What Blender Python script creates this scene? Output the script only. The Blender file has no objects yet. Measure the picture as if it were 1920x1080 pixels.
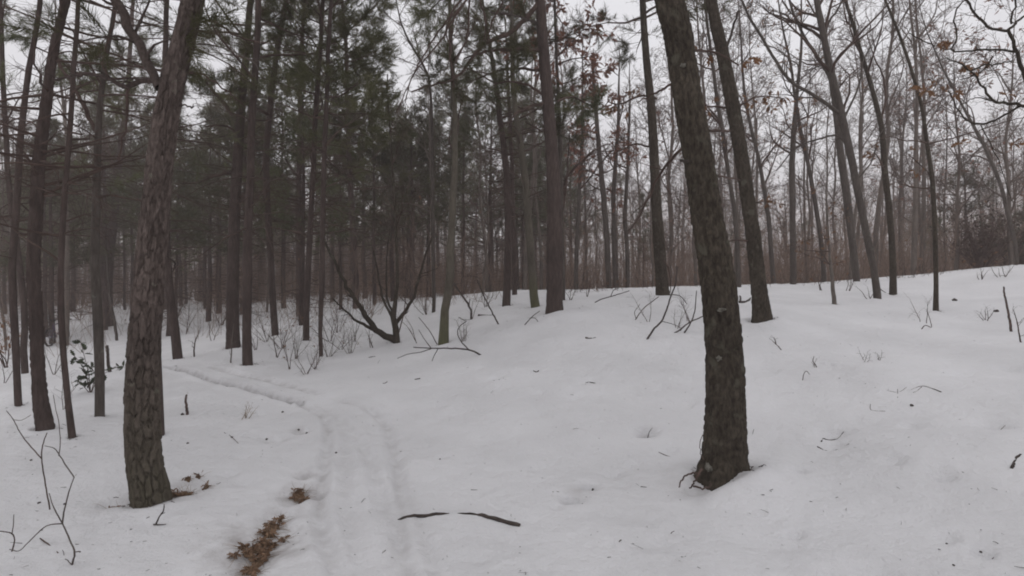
import bpy, math, random
import numpy as np

# ------------------------------------------------------------------ camera, world, sun, exposure
SC = bpy.context.scene
COL = SC.collection
CAM_H = 1.6
F = 1000.0                 # focal length in photo pixels (1920 wide)
HOR = 520.0                # photo row of the true horizon

cam_d = bpy.data.cameras.new('camera')
cam_d.sensor_width = 36.0
cam_d.lens = 36.0 * F / 1920.0
cam_d.shift_y = -(540.0 - HOR) / 1920.0
cam_d.clip_start = 0.05
cam_d.clip_end = 2000.0
cam = bpy.data.objects.new('camera', cam_d)
COL.objects.link(cam)
cam.location = (0, 0, CAM_H)
cam.rotation_euler = (math.radians(90), 0, 0)
SC.camera = cam

SUN_EL, SUN_AZ = math.radians(58), math.radians(140)
world = bpy.data.worlds.new('World')
SC.world = world
world.use_nodes = True
wn = world.node_tree.nodes
wl = world.node_tree.links
for n in list(wn):
    wn.remove(n)
w_out = wn.new('ShaderNodeOutputWorld')
w_bg = wn.new('ShaderNodeBackground')
w_sky = wn.new('ShaderNodeTexSky')
w_sky.sky_type = 'NISHITA'
w_sky.sun_disc = False
w_sky.sun_elevation = SUN_EL
w_sky.sun_rotation = SUN_AZ
w_sky.dust_density = 4.0
w_hsv = wn.new('ShaderNodeHueSaturation')
w_hsv.inputs['Saturation'].default_value = 0.10
w_mix = wn.new('ShaderNodeMixRGB')
w_mix.inputs['Fac'].default_value = 0.90
w_tc = wn.new('ShaderNodeTexCoord')
w_noise = wn.new('ShaderNodeTexNoise')
w_noise.inputs['Scale'].default_value = 2.2
w_noise.inputs['Detail'].default_value = 1.0
w_ramp = wn.new('ShaderNodeValToRGB')
w_ramp.color_ramp.elements[0].position = 0.3
w_ramp.color_ramp.elements[0].color = (7.12, 7.14, 7.50, 1)
w_ramp.color_ramp.elements[1].position = 0.72
w_ramp.color_ramp.elements[1].color = (7.82, 7.84, 8.20, 1)
wl.new(w_sky.outputs[0], w_hsv.inputs['Color'])
wl.new(w_tc.outputs['Generated'], w_noise.inputs['Vector'])
wl.new(w_noise.outputs['Fac'], w_ramp.inputs['Fac'])
wl.new(w_hsv.outputs[0], w_mix.inputs[1])
wl.new(w_ramp.outputs['Color'], w_mix.inputs[2])
wl.new(w_mix.outputs[0], w_bg.inputs['Color'])
w_bg.inputs['Strength'].default_value = 0.10
wl.new(w_bg.outputs[0], w_out.inputs['Surface'])

sun_d = bpy.data.lights.new('sun', 'SUN')
sun_d.energy = 0.5
sun_d.angle = math.radians(60)
sun_d.color = (1.0, 0.97, 0.93)
sun = bpy.data.objects.new('sun', sun_d)
COL.objects.link(sun)
sun.rotation_euler = (math.radians(90) - SUN_EL, 0, math.pi - SUN_AZ + math.pi)
sun.location = (0, 0, 40)

SC.view_settings.view_transform = 'Standard'
SC.view_settings.look = 'None'
SC.view_settings.gamma = 1.0
SC.view_settings.exposure = 0.36
SC.view_settings.use_curve_mapping = False
SC.render.engine = 'CYCLES'
SC.cycles.max_bounces = 4
SC.cycles.diffuse_bounces = 2
SC.cycles.volume_bounces = 0
SC.cycles.transparent_max_bounces = 4
SC.cycles.use_denoising = True
SC.cycles.filter_width = 1.9
SC.render.use_persistent_data = False

# ------------------------------------------------------------------ small helpers
rng = np.random.default_rng(11)


def unit(v):
    v = np.asarray(v, float)
    n = np.linalg.norm(v, axis=-1, keepdims=True)
    return v / np.maximum(n, 1e-9)


def hash2(ix, iy, seed=0):
    n = (ix.astype(np.int64) * 374761393 + iy.astype(np.int64) * 668265263 + seed * 1442695041) & 0x7fffffff
    n = ((n ^ (n >> 13)) * 1274126177) & 0x7fffffff
    n = n ^ (n >> 16)
    return (n & 0xffff) / 65535.0


def vnoise(x, y, seed=0):
    x = np.asarray(x, float); y = np.asarray(y, float)
    ix = np.floor(x); iy = np.floor(y)
    fx = x - ix; fy = y - iy
    fx = fx * fx * (3 - 2 * fx); fy = fy * fy * (3 - 2 * fy)
    a = hash2(ix, iy, seed); b = hash2(ix + 1, iy, seed)
    c = hash2(ix, iy + 1, seed); d = hash2(ix + 1, iy + 1, seed)
    return (a * (1 - fx) + b * fx) * (1 - fy) + (c * (1 - fx) + d * fx) * fy


def fbm(x, y, seed=0, octaves=3):
    s = 0; a = 1.0; t = 0
    for o in range(octaves):
        s = s + a * (vnoise(x * 2 ** o, y * 2 ** o, seed + o * 17) - 0.5)
        t += a; a *= 0.5
    return s / t


class MB:
    """Collects tubes and loose polygons, then becomes ONE mesh."""
    def __init__(self):
        self.V = []; self.Q = []; self.T = []; self.n = 0
        self.qm = []; self.tm = []

    def add(self, verts, quads=None, tris=None, mat=0):
        verts = np.asarray(verts, float).reshape(-1, 3)
        if quads is not None and len(quads):
            q = np.asarray(quads, np.int64).reshape(-1, 4) + self.n
            self.Q.append(q); self.qm.append(np.full(len(q), mat, np.int32))
        if tris is not None and len(tris):
            t = np.asarray(tris, np.int64).reshape(-1, 3) + self.n
            self.T.append(t); self.tm.append(np.full(len(t), mat, np.int32))
        self.V.append(verts); self.n += len(verts)

    def tubes(self, pts, rad, sides=4, mat=0, cap=False):
        """pts (N,P,3), rad (N,P)"""
        pts = np.asarray(pts, float); rad = np.asarray(rad, float)
        if pts.ndim == 2:
            pts = pts[None]; rad = rad[None]
        N, P, _ = pts.shape
        if N == 0:
            return
        tan = np.zeros_like(pts)
        tan[:, 1:-1] = pts[:, 2:] - pts[:, :-2]
        tan[:, 0] = pts[:, 1] - pts[:, 0]
        tan[:, -1] = pts[:, -1] - pts[:, -2]
        tan = unit(tan)
        main = unit(pts[:, -1] - pts[:, 0])
        ref = np.where(np.abs(main[:, 2:3]) > 0.8, np.array([[1.0, 0.15, 0]]), np.array([[0.0, 0.1, 1.0]]))
        n1 = unit(np.cross(ref[:, None, :], tan))
        n2 = np.cross(tan, n1)
        a = np.arange(sides) * 2 * math.pi / sides
        ring = n1[:, :, None, :] * np.cos(a)[None, None, :, None] + n2[:, :, None, :] * np.sin(a)[None, None, :, None]
        v = pts[:, :, None, :] + ring * rad[:, :, None, None]
        base = (np.arange(N) * P * sides)[:, None, None]
        i = np.arange(P - 1)[None, :, None]; j = np.arange(sides)[None, None, :]
        jn = (j + 1) % sides
        q = np.stack([base + i * sides + j, base + i * sides + jn, base + (i + 1) * sides + jn, base + (i + 1) * sides + j], -1).reshape(-1, 4)
        t = None
        v = v.reshape(-1, 3)
        if cap:
            tips = pts[:, [0, -1]].reshape(-1, 3)
            off = len(v)
            jj = np.arange(sides); jjn = (jj + 1) % sides
            tl = []
            for k in range(N):
                b0 = k * P * sides; b1 = b0 + (P - 1) * sides
                tl += [(off + 2 * k, b0 + y, b0 + x) for x, y in zip(jj, jjn)]
                tl += [(off + 2 * k + 1, b1 + x, b1 + y) for x, y in zip(jj, jjn)]
            v = np.concatenate([v, tips]); t = tl
        self.add(v, q, t, mat)

    def build(self, name, mats, parent=None, smooth=True, kind=None):
        me = self.mesh(name, mats, smooth)
        return obj(name, me, parent, kind)

    def mesh(self, name, mats, smooth=True):
        me = bpy.data.meshes.new(name)
        V = np.concatenate(self.V) if self.V else np.zeros((0, 3))
        Q = np.concatenate(self.Q) if self.Q else np.zeros((0, 4), np.int64)
        T = np.concatenate(self.T) if self.T else np.zeros((0, 3), np.int64)
        me.vertices.add(len(V))
        me.vertices.foreach_set('co', V.astype(np.float32).ravel())
        loops = np.concatenate([Q.ravel(), T.ravel()]).astype(np.int32)
        me.loops.add(len(loops))
        me.loops.foreach_set('vertex_index', loops)
        st = np.concatenate([np.arange(len(Q)) * 4, len(Q) * 4 + np.arange(len(T)) * 3]).astype(np.int32)
        me.polygons.add(len(st))
        me.polygons.foreach_set('loop_start', st)
        mi = np.concatenate(self.qm + self.tm) if (self.qm or self.tm) else np.zeros(0, np.int32)
        me.polygons.foreach_set('material_index', mi)
        me.polygons.foreach_set('use_smooth', np.full(len(st), smooth))
        if not isinstance(mats, (list, tuple)):
            mats = [mats]
        for m in mats:
            me.materials.append(m)
        me.update(calc_edges=True)
        return me


def obj(name, me, parent=None, kind=None):
    o = bpy.data.objects.new(name, me)
    COL.objects.link(o)
    if parent is not None:
        o.parent = parent
    if kind:
        o['kind'] = kind
    return o


def tag(o, label, cat, group=None):
    o['label'] = label; o['category'] = cat
    if group:
        o['group'] = group
    return o


def thing(name, label, cat, loc=(0, 0, 0), group=None, rz=0.0):
    o = bpy.data.objects.new(name, None)
    o.empty_display_size = 0.2
    COL.objects.link(o)
    o.location = tuple(float(c) for c in loc); o.rotation_euler = (0, 0, rz)
    return tag(o, label, cat, group)


def smooth_curve(ctrl, n):
    """Catmull-Rom through ctrl (k,m) resampled to n rows."""
    c = np.asarray(ctrl, float)
    k = len(c)
    c2 = np.vstack([2 * c[0] - c[1], c, 2 * c[-1] - c[-2]])
    d = np.concatenate([[0], np.cumsum(np.linalg.norm(np.diff(c[:, :3], axis=0), axis=1))])
    t = np.linspace(0, d[-1], n)
    i = np.clip(np.searchsorted(d, t, side='right') - 1, 0, k - 2)
    u = ((t - d[i]) / np.maximum(d[i + 1] - d[i], 1e-9))[:, None]
    p0, p1, p2, p3 = c2[i], c2[i + 1], c2[i + 2], c2[i + 3]
    return 0.5 * (2 * p1 + (p2 - p0) * u + (2 * p0 - 5 * p1 + 4 * p2 - p3) * u ** 2 + (3 * p1 - p0 - 3 * p2 + p3) * u ** 3)


# ------------------------------------------------------------------ materials
def mat(name, rough=0.85, spec=0.2):
    m = bpy.data.materials.new(name)
    m.use_nodes = True
    b = m.node_tree.nodes['Principled BSDF']
    b.inputs['Roughness'].default_value = rough
    b.inputs['Specular IOR Level'].default_value = spec
    return m, m.node_tree.nodes, m.node_tree.links, b


def bark(name, dark, light, scale=(9, 9, 2.2), lichen=None, lichen_amt=0.62, bump=0.6, moss=None, moss_h=0.5, tint=False, lscale=11.0, lmax=1.0):
    m, n, l, b = mat(name, 0.92, 0.1)
    tc = n.new('ShaderNodeTexCoord')
    mp = n.new('ShaderNodeMapping'); mp.inputs['Scale'].default_value = scale
    l.new(tc.outputs['Object'], mp.inputs['Vector'])
    nz = n.new('ShaderNodeTexNoise'); nz.inputs['Scale'].default_value = 3.0; nz.inputs['Detail'].default_value = 6
    nz.inputs['Roughness'].default_value = 0.65
    l.new(mp.outputs[0], nz.inputs['Vector'])
    vo = n.new('ShaderNodeTexVoronoi'); vo.feature = 'DISTANCE_TO_EDGE'; vo.inputs['Scale'].default_value = 2.4
    l.new(mp.outputs[0], vo.inputs['Vector'])
    rp = n.new('ShaderNodeValToRGB')
    rp.color_ramp.elements[0].position = 0.30; rp.color_ramp.elements[0].color = (*dark, 1)
    rp.color_ramp.elements[1].position = 0.70; rp.color_ramp.elements[1].color = (*light, 1)
    l.new(nz.outputs['Fac'], rp.inputs['Fac'])
    col = rp.outputs['Color']
    big = n.new('ShaderNodeTexNoise'); big.inputs['Scale'].default_value = 1.3; big.inputs['Detail'].default_value = 3
    l.new(tc.outputs['Object'], big.inputs['Vector'])
    mx0 = n.new('ShaderNodeMixRGB'); mx0.blend_type = 'MULTIPLY'; mx0.inputs['Fac'].default_value = 0.55
    br = n.new('ShaderNodeValToRGB')
    br.color_ramp.elements[0].position = 0.35; br.color_ramp.elements[0].color = (0.6, 0.58, 0.57, 1)
    br.color_ramp.elements[1].position = 0.65; br.color_ramp.elements[1].color = (1.25, 1.22, 1.18, 1)
    l.new(big.outputs['Fac'], br.inputs['Fac'])
    l.new(col, mx0.inputs[1]); l.new(br.outputs['Color'], mx0.inputs[2])
    col = mx0.outputs[0]
    if tint:
        at_ = n.new('ShaderNodeAttribute'); at_.attribute_name = 'tint'
        tr = n.new('ShaderNodeValToRGB')
        tr.color_ramp.elements[0].position = 0.05; tr.color_ramp.elements[0].color = (0.78, 0.75, 0.73, 1)
        tr.color_ramp.elements[1].position = 0.95; tr.color_ramp.elements[1].color = (1.20, 1.17, 1.15, 1)
        l.new(at_.outputs['Fac'], tr.inputs['Fac'])
        mt_ = n.new('ShaderNodeMixRGB'); mt_.blend_type = 'MULTIPLY'; mt_.inputs['Fac'].default_value = 1.0
        l.new(col, mt_.inputs[1]); l.new(tr.outputs['Color'], mt_.inputs[2])
        col = mt_.outputs[0]
    if lichen:
        ln = n.new('ShaderNodeTexNoise'); ln.inputs['Scale'].default_value = lscale; ln.inputs['Detail'].default_value = 4
        l.new(tc.outputs['Object'], ln.inputs['Vector'])
        lr = n.new('ShaderNodeValToRGB')
        lr.color_ramp.elements[0].position = lichen_amt; lr.color_ramp.elements[0].color = (0, 0, 0, 1)
        lr.color_ramp.elements[1].position = lichen_amt + 0.08; lr.color_ramp.elements[1].color = (lmax, lmax, lmax, 1)
        l.new(ln.outputs['Fac'], lr.inputs['Fac'])
        mx = n.new('ShaderNodeMixRGB'); mx.inputs[2].default_value = (*lichen, 1)
        l.new(lr.outputs['Color'], mx.inputs['Fac']); l.new(col, mx.inputs[1])
        col = mx.outputs[0]
    if moss:
        sp = n.new('ShaderNodeSeparateXYZ'); l.new(tc.outputs['Object'], sp.inputs[0])
        mr = n.new('ShaderNodeMapRange'); mr.inputs['From Min'].default_value = moss_h; mr.inputs['From Max'].default_value = 0.0
        l.new(sp.outputs['Z'], mr.inputs['Value'])
        ml = n.new('ShaderNodeMath'); ml.operation = 'MULTIPLY'
        l.new(mr.outputs[0], ml.inputs[0]); l.new(nz.outputs['Fac'], ml.inputs[1])
        mx = n.new('ShaderNodeMixRGB'); mx.inputs[2].default_value = (*moss, 1)
        l.new(ml.outputs[0], mx.inputs['Fac']); l.new(col, mx.inputs[1])
        col = mx.outputs[0]
    l.new(col, b.inputs['Base Color'])
    bm = n.new('ShaderNodeBump'); bm.inputs['Strength'].default_value = bump; bm.inputs['Distance'].default_value = 0.012
    ad = n.new('ShaderNodeMath'); ad.operation = 'ADD'
    l.new(nz.outputs['Fac'], ad.inputs[0]); l.new(vo.outputs['Distance'], ad.inputs[1])
    l.new(ad.outputs[0], bm.inputs['Height'])
    l.new(bm.outputs[0], b.inputs['Normal'])
    return m


def plain(name, c1, c2, scale=6.0, rough=0.85, trans=0.0, vary=0.0):
    m, n, l, b = mat(name, rough, 0.15)
    tc = n.new('ShaderNodeTexCoord')
    nz = n.new('ShaderNodeTexNoise'); nz.inputs['Scale'].default_value = scale; nz.inputs['Detail'].default_value = 3
    l.new(tc.outputs['Object'], nz.inputs['Vector'])
    rp = n.new('ShaderNodeValToRGB')
    rp.color_ramp.elements[0].position = 0.35; rp.color_ramp.elements[0].color = (*c1, 1)
    rp.color_ramp.elements[1].position = 0.65; rp.color_ramp.elements[1].color = (*c2, 1)
    l.new(nz.outputs['Fac'], rp.inputs['Fac'])
    col = rp.outputs['Color']
    if vary:
        oi = n.new('ShaderNodeObjectInfo')
        hs = n.new('ShaderNodeHueSaturation')
        mv = n.new('ShaderNodeMapRange'); mv.inputs['To Min'].default_value = 1 - vary; mv.inputs['To Max'].default_value = 1 + vary
        mh = n.new('ShaderNodeMapRange'); mh.inputs['To Min'].default_value = .47; mh.inputs['To Max'].default_value = .515
        l.new(oi.outputs['Random'], mv.inputs['Value']); l.new(oi.outputs['Random'], mh.inputs['Value'])
        l.new(mv.outputs[0], hs.inputs['Value']); l.new(mh.outputs[0], hs.inputs['Hue'])
        l.new(col, hs.inputs['Color']); col = hs.outputs[0]
    l.new(col, b.inputs['Base Color'])
    if trans:
        tr = n.new('ShaderNodeBsdfTranslucent'); mx = n.new('ShaderNodeMixShader'); mx.inputs['Fac'].default_value = trans
        l.new(col, tr.inputs['Color'])
        l.new(b.outputs[0], mx.inputs[1]); l.new(tr.outputs[0], mx.inputs[2])
        l.new(mx.outputs[0], n['Material Output'].inputs['Surface'])
    return m


M = {}
M['pine_bark'] = bark('pine_bark', (0.043, 0.033, 0.030), (0.104, 0.080, 0.073), (9, 9, 2.0))
M['pine_near'] = bark('pine_bark_plated', (0.058, 0.047, 0.043), (0.142, 0.117, 0.108), (16, 16, 7), lichen=(0.17, 0.16, 0.13), lichen_amt=0.66, bump=0.9, tint=True,
                      moss=(0.075, 0.075, 0.045), moss_h=1.3)
M['oak_dark'] = bark('dark_oak_bark', (0.027, 0.023, 0.0195), (0.088, 0.077, 0.061), (14, 14, 6.0), lichen=(0.105, 0.10, 0.076), lichen_amt=0.60, bump=1.0, tint=True, lscale=7.0, lmax=.7)
M['oak_grey'] = bark('grey_oak_bark', (0.055, 0.047, 0.041), (0.12, 0.105, 0.095), (12, 12, 2.5), lichen=(0.15, 0.15, 0.125), lichen_amt=0.67)
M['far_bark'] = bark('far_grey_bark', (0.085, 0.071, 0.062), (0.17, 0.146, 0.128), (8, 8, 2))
M['mossy'] = bark('mossy_bark', (0.075, 0.066, 0.054), (0.13, 0.118, 0.095), (12, 12, 3), moss=(0.10, 0.115, 0.04), moss_h=0.8)
M['twig'] = plain('twig_bark', (0.056, 0.038, 0.032), (0.108, 0.074, 0.062), 5)
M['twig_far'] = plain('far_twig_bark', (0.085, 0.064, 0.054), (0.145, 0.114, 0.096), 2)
M['twig_mid'] = plain('grey_shoot_bark', (0.075, 0.062, 0.055), (0.13, 0.112, 0.10), 5)
M['twig_pale'] = plain('pale_twig_bark', (0.10, 0.085, 0.075), (0.17, 0.15, 0.13), 5)
M['twig_red'] = plain('red_brown_stem', (0.055, 0.034, 0.030), (0.10, 0.066, 0.056), 5)
M['leaf_dark'] = plain('dark_red_brown_leaf', (0.045, 0.031, 0.025), (0.085, 0.058, 0.046), 9, 0.8)
M['needle'] = plain('pine_needles', (0.062, 0.068, 0.034), (0.140, 0.142, 0.072), 1.1, 0.7, .35, .3)
M['needle_far'] = plain('far_pine_needles', (0.056, 0.062, 0.036), (0.115, 0.118, 0.064), 0.7, 0.8, .35, .35)
M['leaf'] = plain('dead_oak_leaf', (0.13, 0.070, 0.040), (0.25, 0.138, 0.076), 9, 0.75, .3)
M['litter_leaf'] = plain('wet_litter_leaf', (0.115, 0.070, 0.045), (0.26, 0.165, 0.106), 30, 0.75)
M['leaf_red'] = plain('rusty_oak_leaf', (0.15, 0.072, 0.052), (0.27, 0.135, 0.095), 9, 0.75, .3)
M['lichen'] = plain('pale_lichen', (0.075, 0.070, 0.058), (0.19, 0.182, 0.155), 55)
M['laurel'] = plain('laurel_leaf', (0.020, 0.032, 0.016), (0.045, 0.058, 0.028), 9, 0.45)
M['dead_wood'] = plain('dead_wood', (0.035, 0.028, 0.025), (0.085, 0.070, 0.062), 14)
M['rot'] = plain('rotten_red_wood', (0.055, 0.040, 0.035), (0.14, 0.10, 0.088), 18)
M['soil'] = plain('bare_soil', (0.095, 0.064, 0.045), (0.22, 0.15, 0.105), 25)
M['straw'] = plain('dead_grass_blade', (0.15, 0.105, 0.065), (0.30, 0.215, 0.14), 14)
M['brush'] = plain('brush_stem', (0.155, 0.108, 0.084), (0.275, 0.198, 0.155), 0.9)
M['rubber'] = plain('tyre_rubber', (0.012, 0.012, 0.014), (0.02, 0.02, 0.022), 20, 0.7)
M['metal'] = plain('bicycle_metal', (0.30, 0.30, 0.32), (0.42, 0.42, 0.44), 20, 0.35)
M['frame'] = plain('bicycle_paint', (0.035, 0.025, 0.10), (0.05, 0.035, 0.13), 8, 0.35)
M['cloth'] = plain('dark_clothing', (0.012, 0.012, 0.015), (0.025, 0.024, 0.028), 12, 0.9)
M['skin'] = plain('skin', (0.42, 0.26, 0.20), (0.48, 0.30, 0.23), 8, 0.6)
M['helmet'] = plain('helmet_shell', (0.02, 0.02, 0.022), (0.03, 0.03, 0.034), 8, 0.35)


def snow_mat():
    m, n, l, b = mat('snow', 0.75, 0.25)
    tc = n.new('ShaderNodeTexCoord')
    nz = n.new('ShaderNodeTexNoise'); nz.inputs['Scale'].default_value = 0.9; nz.inputs['Detail'].default_value = 5
    l.new(tc.outputs['Object'], nz.inputs['Vector'])
    rp = n.new('ShaderNodeValToRGB')
    rp.color_ramp.elements[0].position = 0.32; rp.color_ramp.elements[0].color = (0.68, 0.675, 0.685, 1)
    rp.color_ramp.elements[1].position = 0.66; rp.color_ramp.elements[1].color = (0.77, 0.765, 0.777, 1)
    l.new(nz.outputs['Fac'], rp.inputs['Fac'])
    # fine forest dust and needles frozen into old snow
    sp = n.new('ShaderNodeTexNoise'); sp.inputs['Scale'].default_value = 42; sp.inputs['Detail'].default_value = 2
    l.new(tc.outputs['Object'], sp.inputs['Vector'])
    sr = n.new('ShaderNodeValToRGB')
    sr.color_ramp.elements[0].position = 0.70; sr.color_ramp.elements[0].color = (0, 0, 0, 1)
    sr.color_ramp.elements[1].position = 0.80; sr.color_ramp.elements[1].color = (0.45, 0.45, 0.45, 1)
    l.new(sp.outputs['Fac'], sr.inputs['Fac'])
    mx = n.new('ShaderNodeMixRGB'); mx.inputs[2].default_value = (0.30, 0.27, 0.25, 1)
    l.new(sr.outputs['Color'], mx.inputs['Fac']); l.new(rp.outputs['Color'], mx.inputs[1])
    da = n.new('ShaderNodeAttribute'); da.attribute_name = 'darkening'
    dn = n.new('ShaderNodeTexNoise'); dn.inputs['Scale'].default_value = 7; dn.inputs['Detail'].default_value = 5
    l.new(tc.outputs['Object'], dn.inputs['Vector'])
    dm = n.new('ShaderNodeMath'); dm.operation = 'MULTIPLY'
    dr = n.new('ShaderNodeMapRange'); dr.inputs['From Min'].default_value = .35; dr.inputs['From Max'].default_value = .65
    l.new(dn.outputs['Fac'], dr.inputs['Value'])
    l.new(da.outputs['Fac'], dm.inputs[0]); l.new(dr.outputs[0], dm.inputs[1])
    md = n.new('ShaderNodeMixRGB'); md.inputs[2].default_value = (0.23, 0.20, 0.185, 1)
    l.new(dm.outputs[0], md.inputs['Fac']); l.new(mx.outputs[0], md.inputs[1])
    l.new(md.outputs[0], b.inputs['Base Color'])
    bn = n.new('ShaderNodeTexNoise'); bn.inputs['Scale'].default_value = 11; bn.inputs['Detail'].default_value = 7; bn.inputs['Roughness'].default_value = 0.68
    l.new(tc.outputs['Object'], bn.inputs['Vector'])
    bm = n.new('ShaderNodeBump'); bm.inputs['Strength'].default_value = 0.9; bm.inputs['Distance'].default_value = 0.05
    l.new(bn.outputs['Fac'], bm.inputs['Height']); l.new(bm.outputs[0], b.inputs['Normal'])
    return m


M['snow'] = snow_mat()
# ------------------------------------------------------------------ terrain
CTRL = np.array([
    (0, 0, 0), (0, 3, 0), (-1.2, 4.5, .0), (-2.65, 3.9, 0), (-4.8, 5.5, .0), (-5.1, 6.6, -.1), (-10, 12, -.45), (-18, 21, -1.0),
    (-5.2, 10, .0), (-6.3, 12, .02), (-6.9, 11, -.06), (-7.1, 16, .10), (-4.4, 11.5, .2), (-2.4, 11, .28), (-1.3, 10, .35),
    (-.13, 13, .92), (.0, 16, 1.07), (.54, 12.5, .92), (.8, 10, .93), (3.4, 12, 1.2), (3.6, 7.9, .9), (8.9, 12.5, 1.25), (7.95, 10, 1.02),
    (7.4, 8, .80), (1.75, 4.3, .12), (3, 3, .30), (6, 5, .68), (13, 14, 1.85), (18, 13, 2.35), (10.2, 16, 1.50), (12.2, 15.5, 1.66), (5, 15, 1.32),
    (2.6, 18, 1.20), (0, 22, 1.05), (4, 30, .30), (12, 28, .6), (25, 28, 1.6), (0, 40, .55), (-15, 55, .25), (-8, 30, .42), (-30, 50, -.6),
    (-50, 60, -.9), (-25, 28, -.6), (0, 75, .2), (30, 60, .3), (60, 50, .6), (-70, 40, -1.2), (-20, 8, -.7), (-10, 3, -.25), (0, -10, -.3),
    (10, -10, 1.0), (-10, -10, -.5), (20, -5, 2.0), (12, 5, 1.45), (-40, 5, -1.2), (40, 10, 3.0), (0, -60, -.5), (-60, -40, -1), (60, -40, 1.5), (0, 120, 0),
    (-90, 110, -.8), (90, 110, .2)], float)


def _tps(r):
    return np.where(r > 1e-6, r * r * np.log(np.maximum(r, 1e-6)), 0.0)


_n = len(CTRL)
_K = _tps(np.linalg.norm(CTRL[:, None, :2] - CTRL[None, :, :2], axis=2)) + np.eye(_n) * 2.0
_Pm = np.hstack([np.ones((_n, 1)), CTRL[:, :2]])
_A = np.vstack([np.hstack([_K, _Pm]), np.hstack([_Pm.T, np.zeros((3, 3))])])
_W = np.linalg.solve(_A, np.concatenate([CTRL[:, 2], np.zeros(3)]))


def h_smooth(x, y):
    x = np.asarray(x, float); y = np.asarray(y, float)
    sh = x.shape
    x = x.ravel(); y = y.ravel()
    rr = np.hypot(x, y)
    s = np.where(rr > 110, 110 / np.maximum(rr, 1e-6), 1.0)
    xs, ys = x * s, y * s
    out = _W[_n] + _W[_n + 1] * xs + _W[_n + 2] * ys
    for k in range(_n):
        out = out + _W[k] * _tps(np.hypot(xs - CTRL[k, 0], ys - CTRL[k, 1]))
    return out.reshape(sh)


def ray(px, py):
    return np.array([(px - 960.0) / F, 1.0, (HOR - py) / F])


def ground_hit(px, py, dmax=60.0):
    """Depth at which the sight line through a photo pixel meets the snow."""
    d = np.geomspace(1.2, dmax, 420)
    r = ray(px, py)
    gap = (CAM_H + r[2] * d) - h_smooth(r[0] * d, d)
    k = np.where(gap <= 0)[0]
    if len(k) == 0:
        k = [int(np.argmin(gap))]
        return float(d[k[0]])
    k = k[0]
    if k == 0:
        return float(d[0])
    g0, g1 = gap[k - 1], gap[k]
    return float(d[k - 1] + (d[k] - d[k - 1]) * g0 / (g0 - g1))


def wid(px, w, d):
    """radius in metres of a trunk that shows w photo pixels wide at column px, distance d (off-axis stretch removed)"""
    return 0.5 * w * d / F / math.sqrt(1 + ((px - 960.0) / F) ** 2)


def at(px, py, d):
    r = ray(px, py)
    return np.array([r[0] * d, d, CAM_H + r[2] * d])


def on_ground(px, py):
    d = ground_hit(px, py)
    r = ray(px, py)
    return np.array([r[0] * d, d, float(h_smooth(np.array([r[0] * d]), np.array([d]))[0])])


def gz(x, y):
    return float(h_smooth(np.array([x]), np.array([y]))[0])


# ruts pressed by bicycle tyres (photo rows -> snow), width and depth in metres
RUTS = [
    ([(632, 1078), (612, 1010), (600, 950), (606, 880), (616, 820), (612, 785), (590, 765), (550, 750), (500, 738), (440, 722), (380, 705), (320, 691)], .045, .030),
    ([(560, 752), (500, 740), (440, 724), (385, 707), (318, 690)], .06, .11),
    ([(768, 1078), (754, 1000), (750, 930), (742, 860), (730, 810), (716, 780), (690, 760), (640, 745)], .045, .026),
    ([(730, 1078), (738, 1010), (722, 940), (700, 880), (672, 820), (640, 780), (600, 757)], .05, .016),
    ([(668, 1078), (660, 1000), (650, 930), (650, 860), (640, 800), (610, 765)], .06, .014),
    ([(600, 735), (540, 722), (470, 705), (400, 690)], .06, .03),
    ([(815, 1078), (800, 1020), (780, 960), (757, 900), (752, 850)], .05, .010),
]
# melted pits, old footprints: pixel, radius m, depth m
DENTS = [(1308, 912, .14, .07), (1400, 618, .3, .06), (1213, 803, .10, .10), (1072, 930, .07, .07), (1105, 904, .06, .07), (1040, 945, .06, .03), (1150, 880, .08, .04), (1180, 865, .10, .035), (1255, 838, .08, .03),
         (1560, 803, .12, .06), (1560, 826, .12, .05), (1710, 795, .08, .04), (1765, 890, .08, .05), (1680, 868, .07, .03), (1400, 882, .16, .05), (1860, 795, .1, .05),
         (1490, 990, .05, .04), (1498, 880, .05, .04), (1840, 1020, .06, .04), (1775, 998, .06, .03), (1605, 1055, .08, .03), (1560, 1065, .07, .025), (1650, 1062, .09, .03),
         (565, 800, .09, .05), (515, 815, .12, .05), (570, 884, .08, .05), (595, 918, .06, .05), (565, 920, .12, .05), (495, 1010, .22, .05), (470, 1050, .15, .05),
         (430, 885, .08, .04), (455, 850, .1, .03), (480, 810, .1, .04), (460, 900, .1, .03), (520, 960, .1, .04), (540, 985, .08, .03), (545, 935, .08, .03),
         (350, 915, .15, .04), (375, 900, .08, .03), (215, 943, .09, .05), (1080, 745, .15, .03), (1010, 735, .12, .03), (1110, 710, .1, .03), (930, 710, .06, .05), (1005, 690, .06, .03),
         (825, 852, .06, .02), (1690, 735, .15, .03), (1800, 700, .15, .04), (1740, 640, .2, .04), (1620, 660, .2, .03), (1290, 705, .15, .03), (1240, 720, .12, .03), (1340, 790, .1, .03),
         (1000, 780, .12, .02), (960, 850, .12, .02), (1010, 870, .1, .02), (1160, 960, .1, .02), (1240, 1010, .1, .02), (900, 1040, .1, .015), (1850, 640, .12, .05), (1900, 690, .12, .05),
         (620, 845, .05, .02), (665, 808, .05, .02), (690, 880, .06, .015)]
HUMPS = [(1405, 905, .22, .10), (1440, 880, .3, .07), (1460, 612, .40, .14), (1062, 592, .4, .08), (310, 950, .2, .03), (862, 985, .16, .015), (862, 962, .10, .016), (700, 980, .2, .02), (1000, 800, .6, .05), (1420, 640, .5, .08), (1620, 700, .7, .06), (1150, 760, .5, .05), (950, 720, .5, .04), (1750, 860, .5, .05)]


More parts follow.
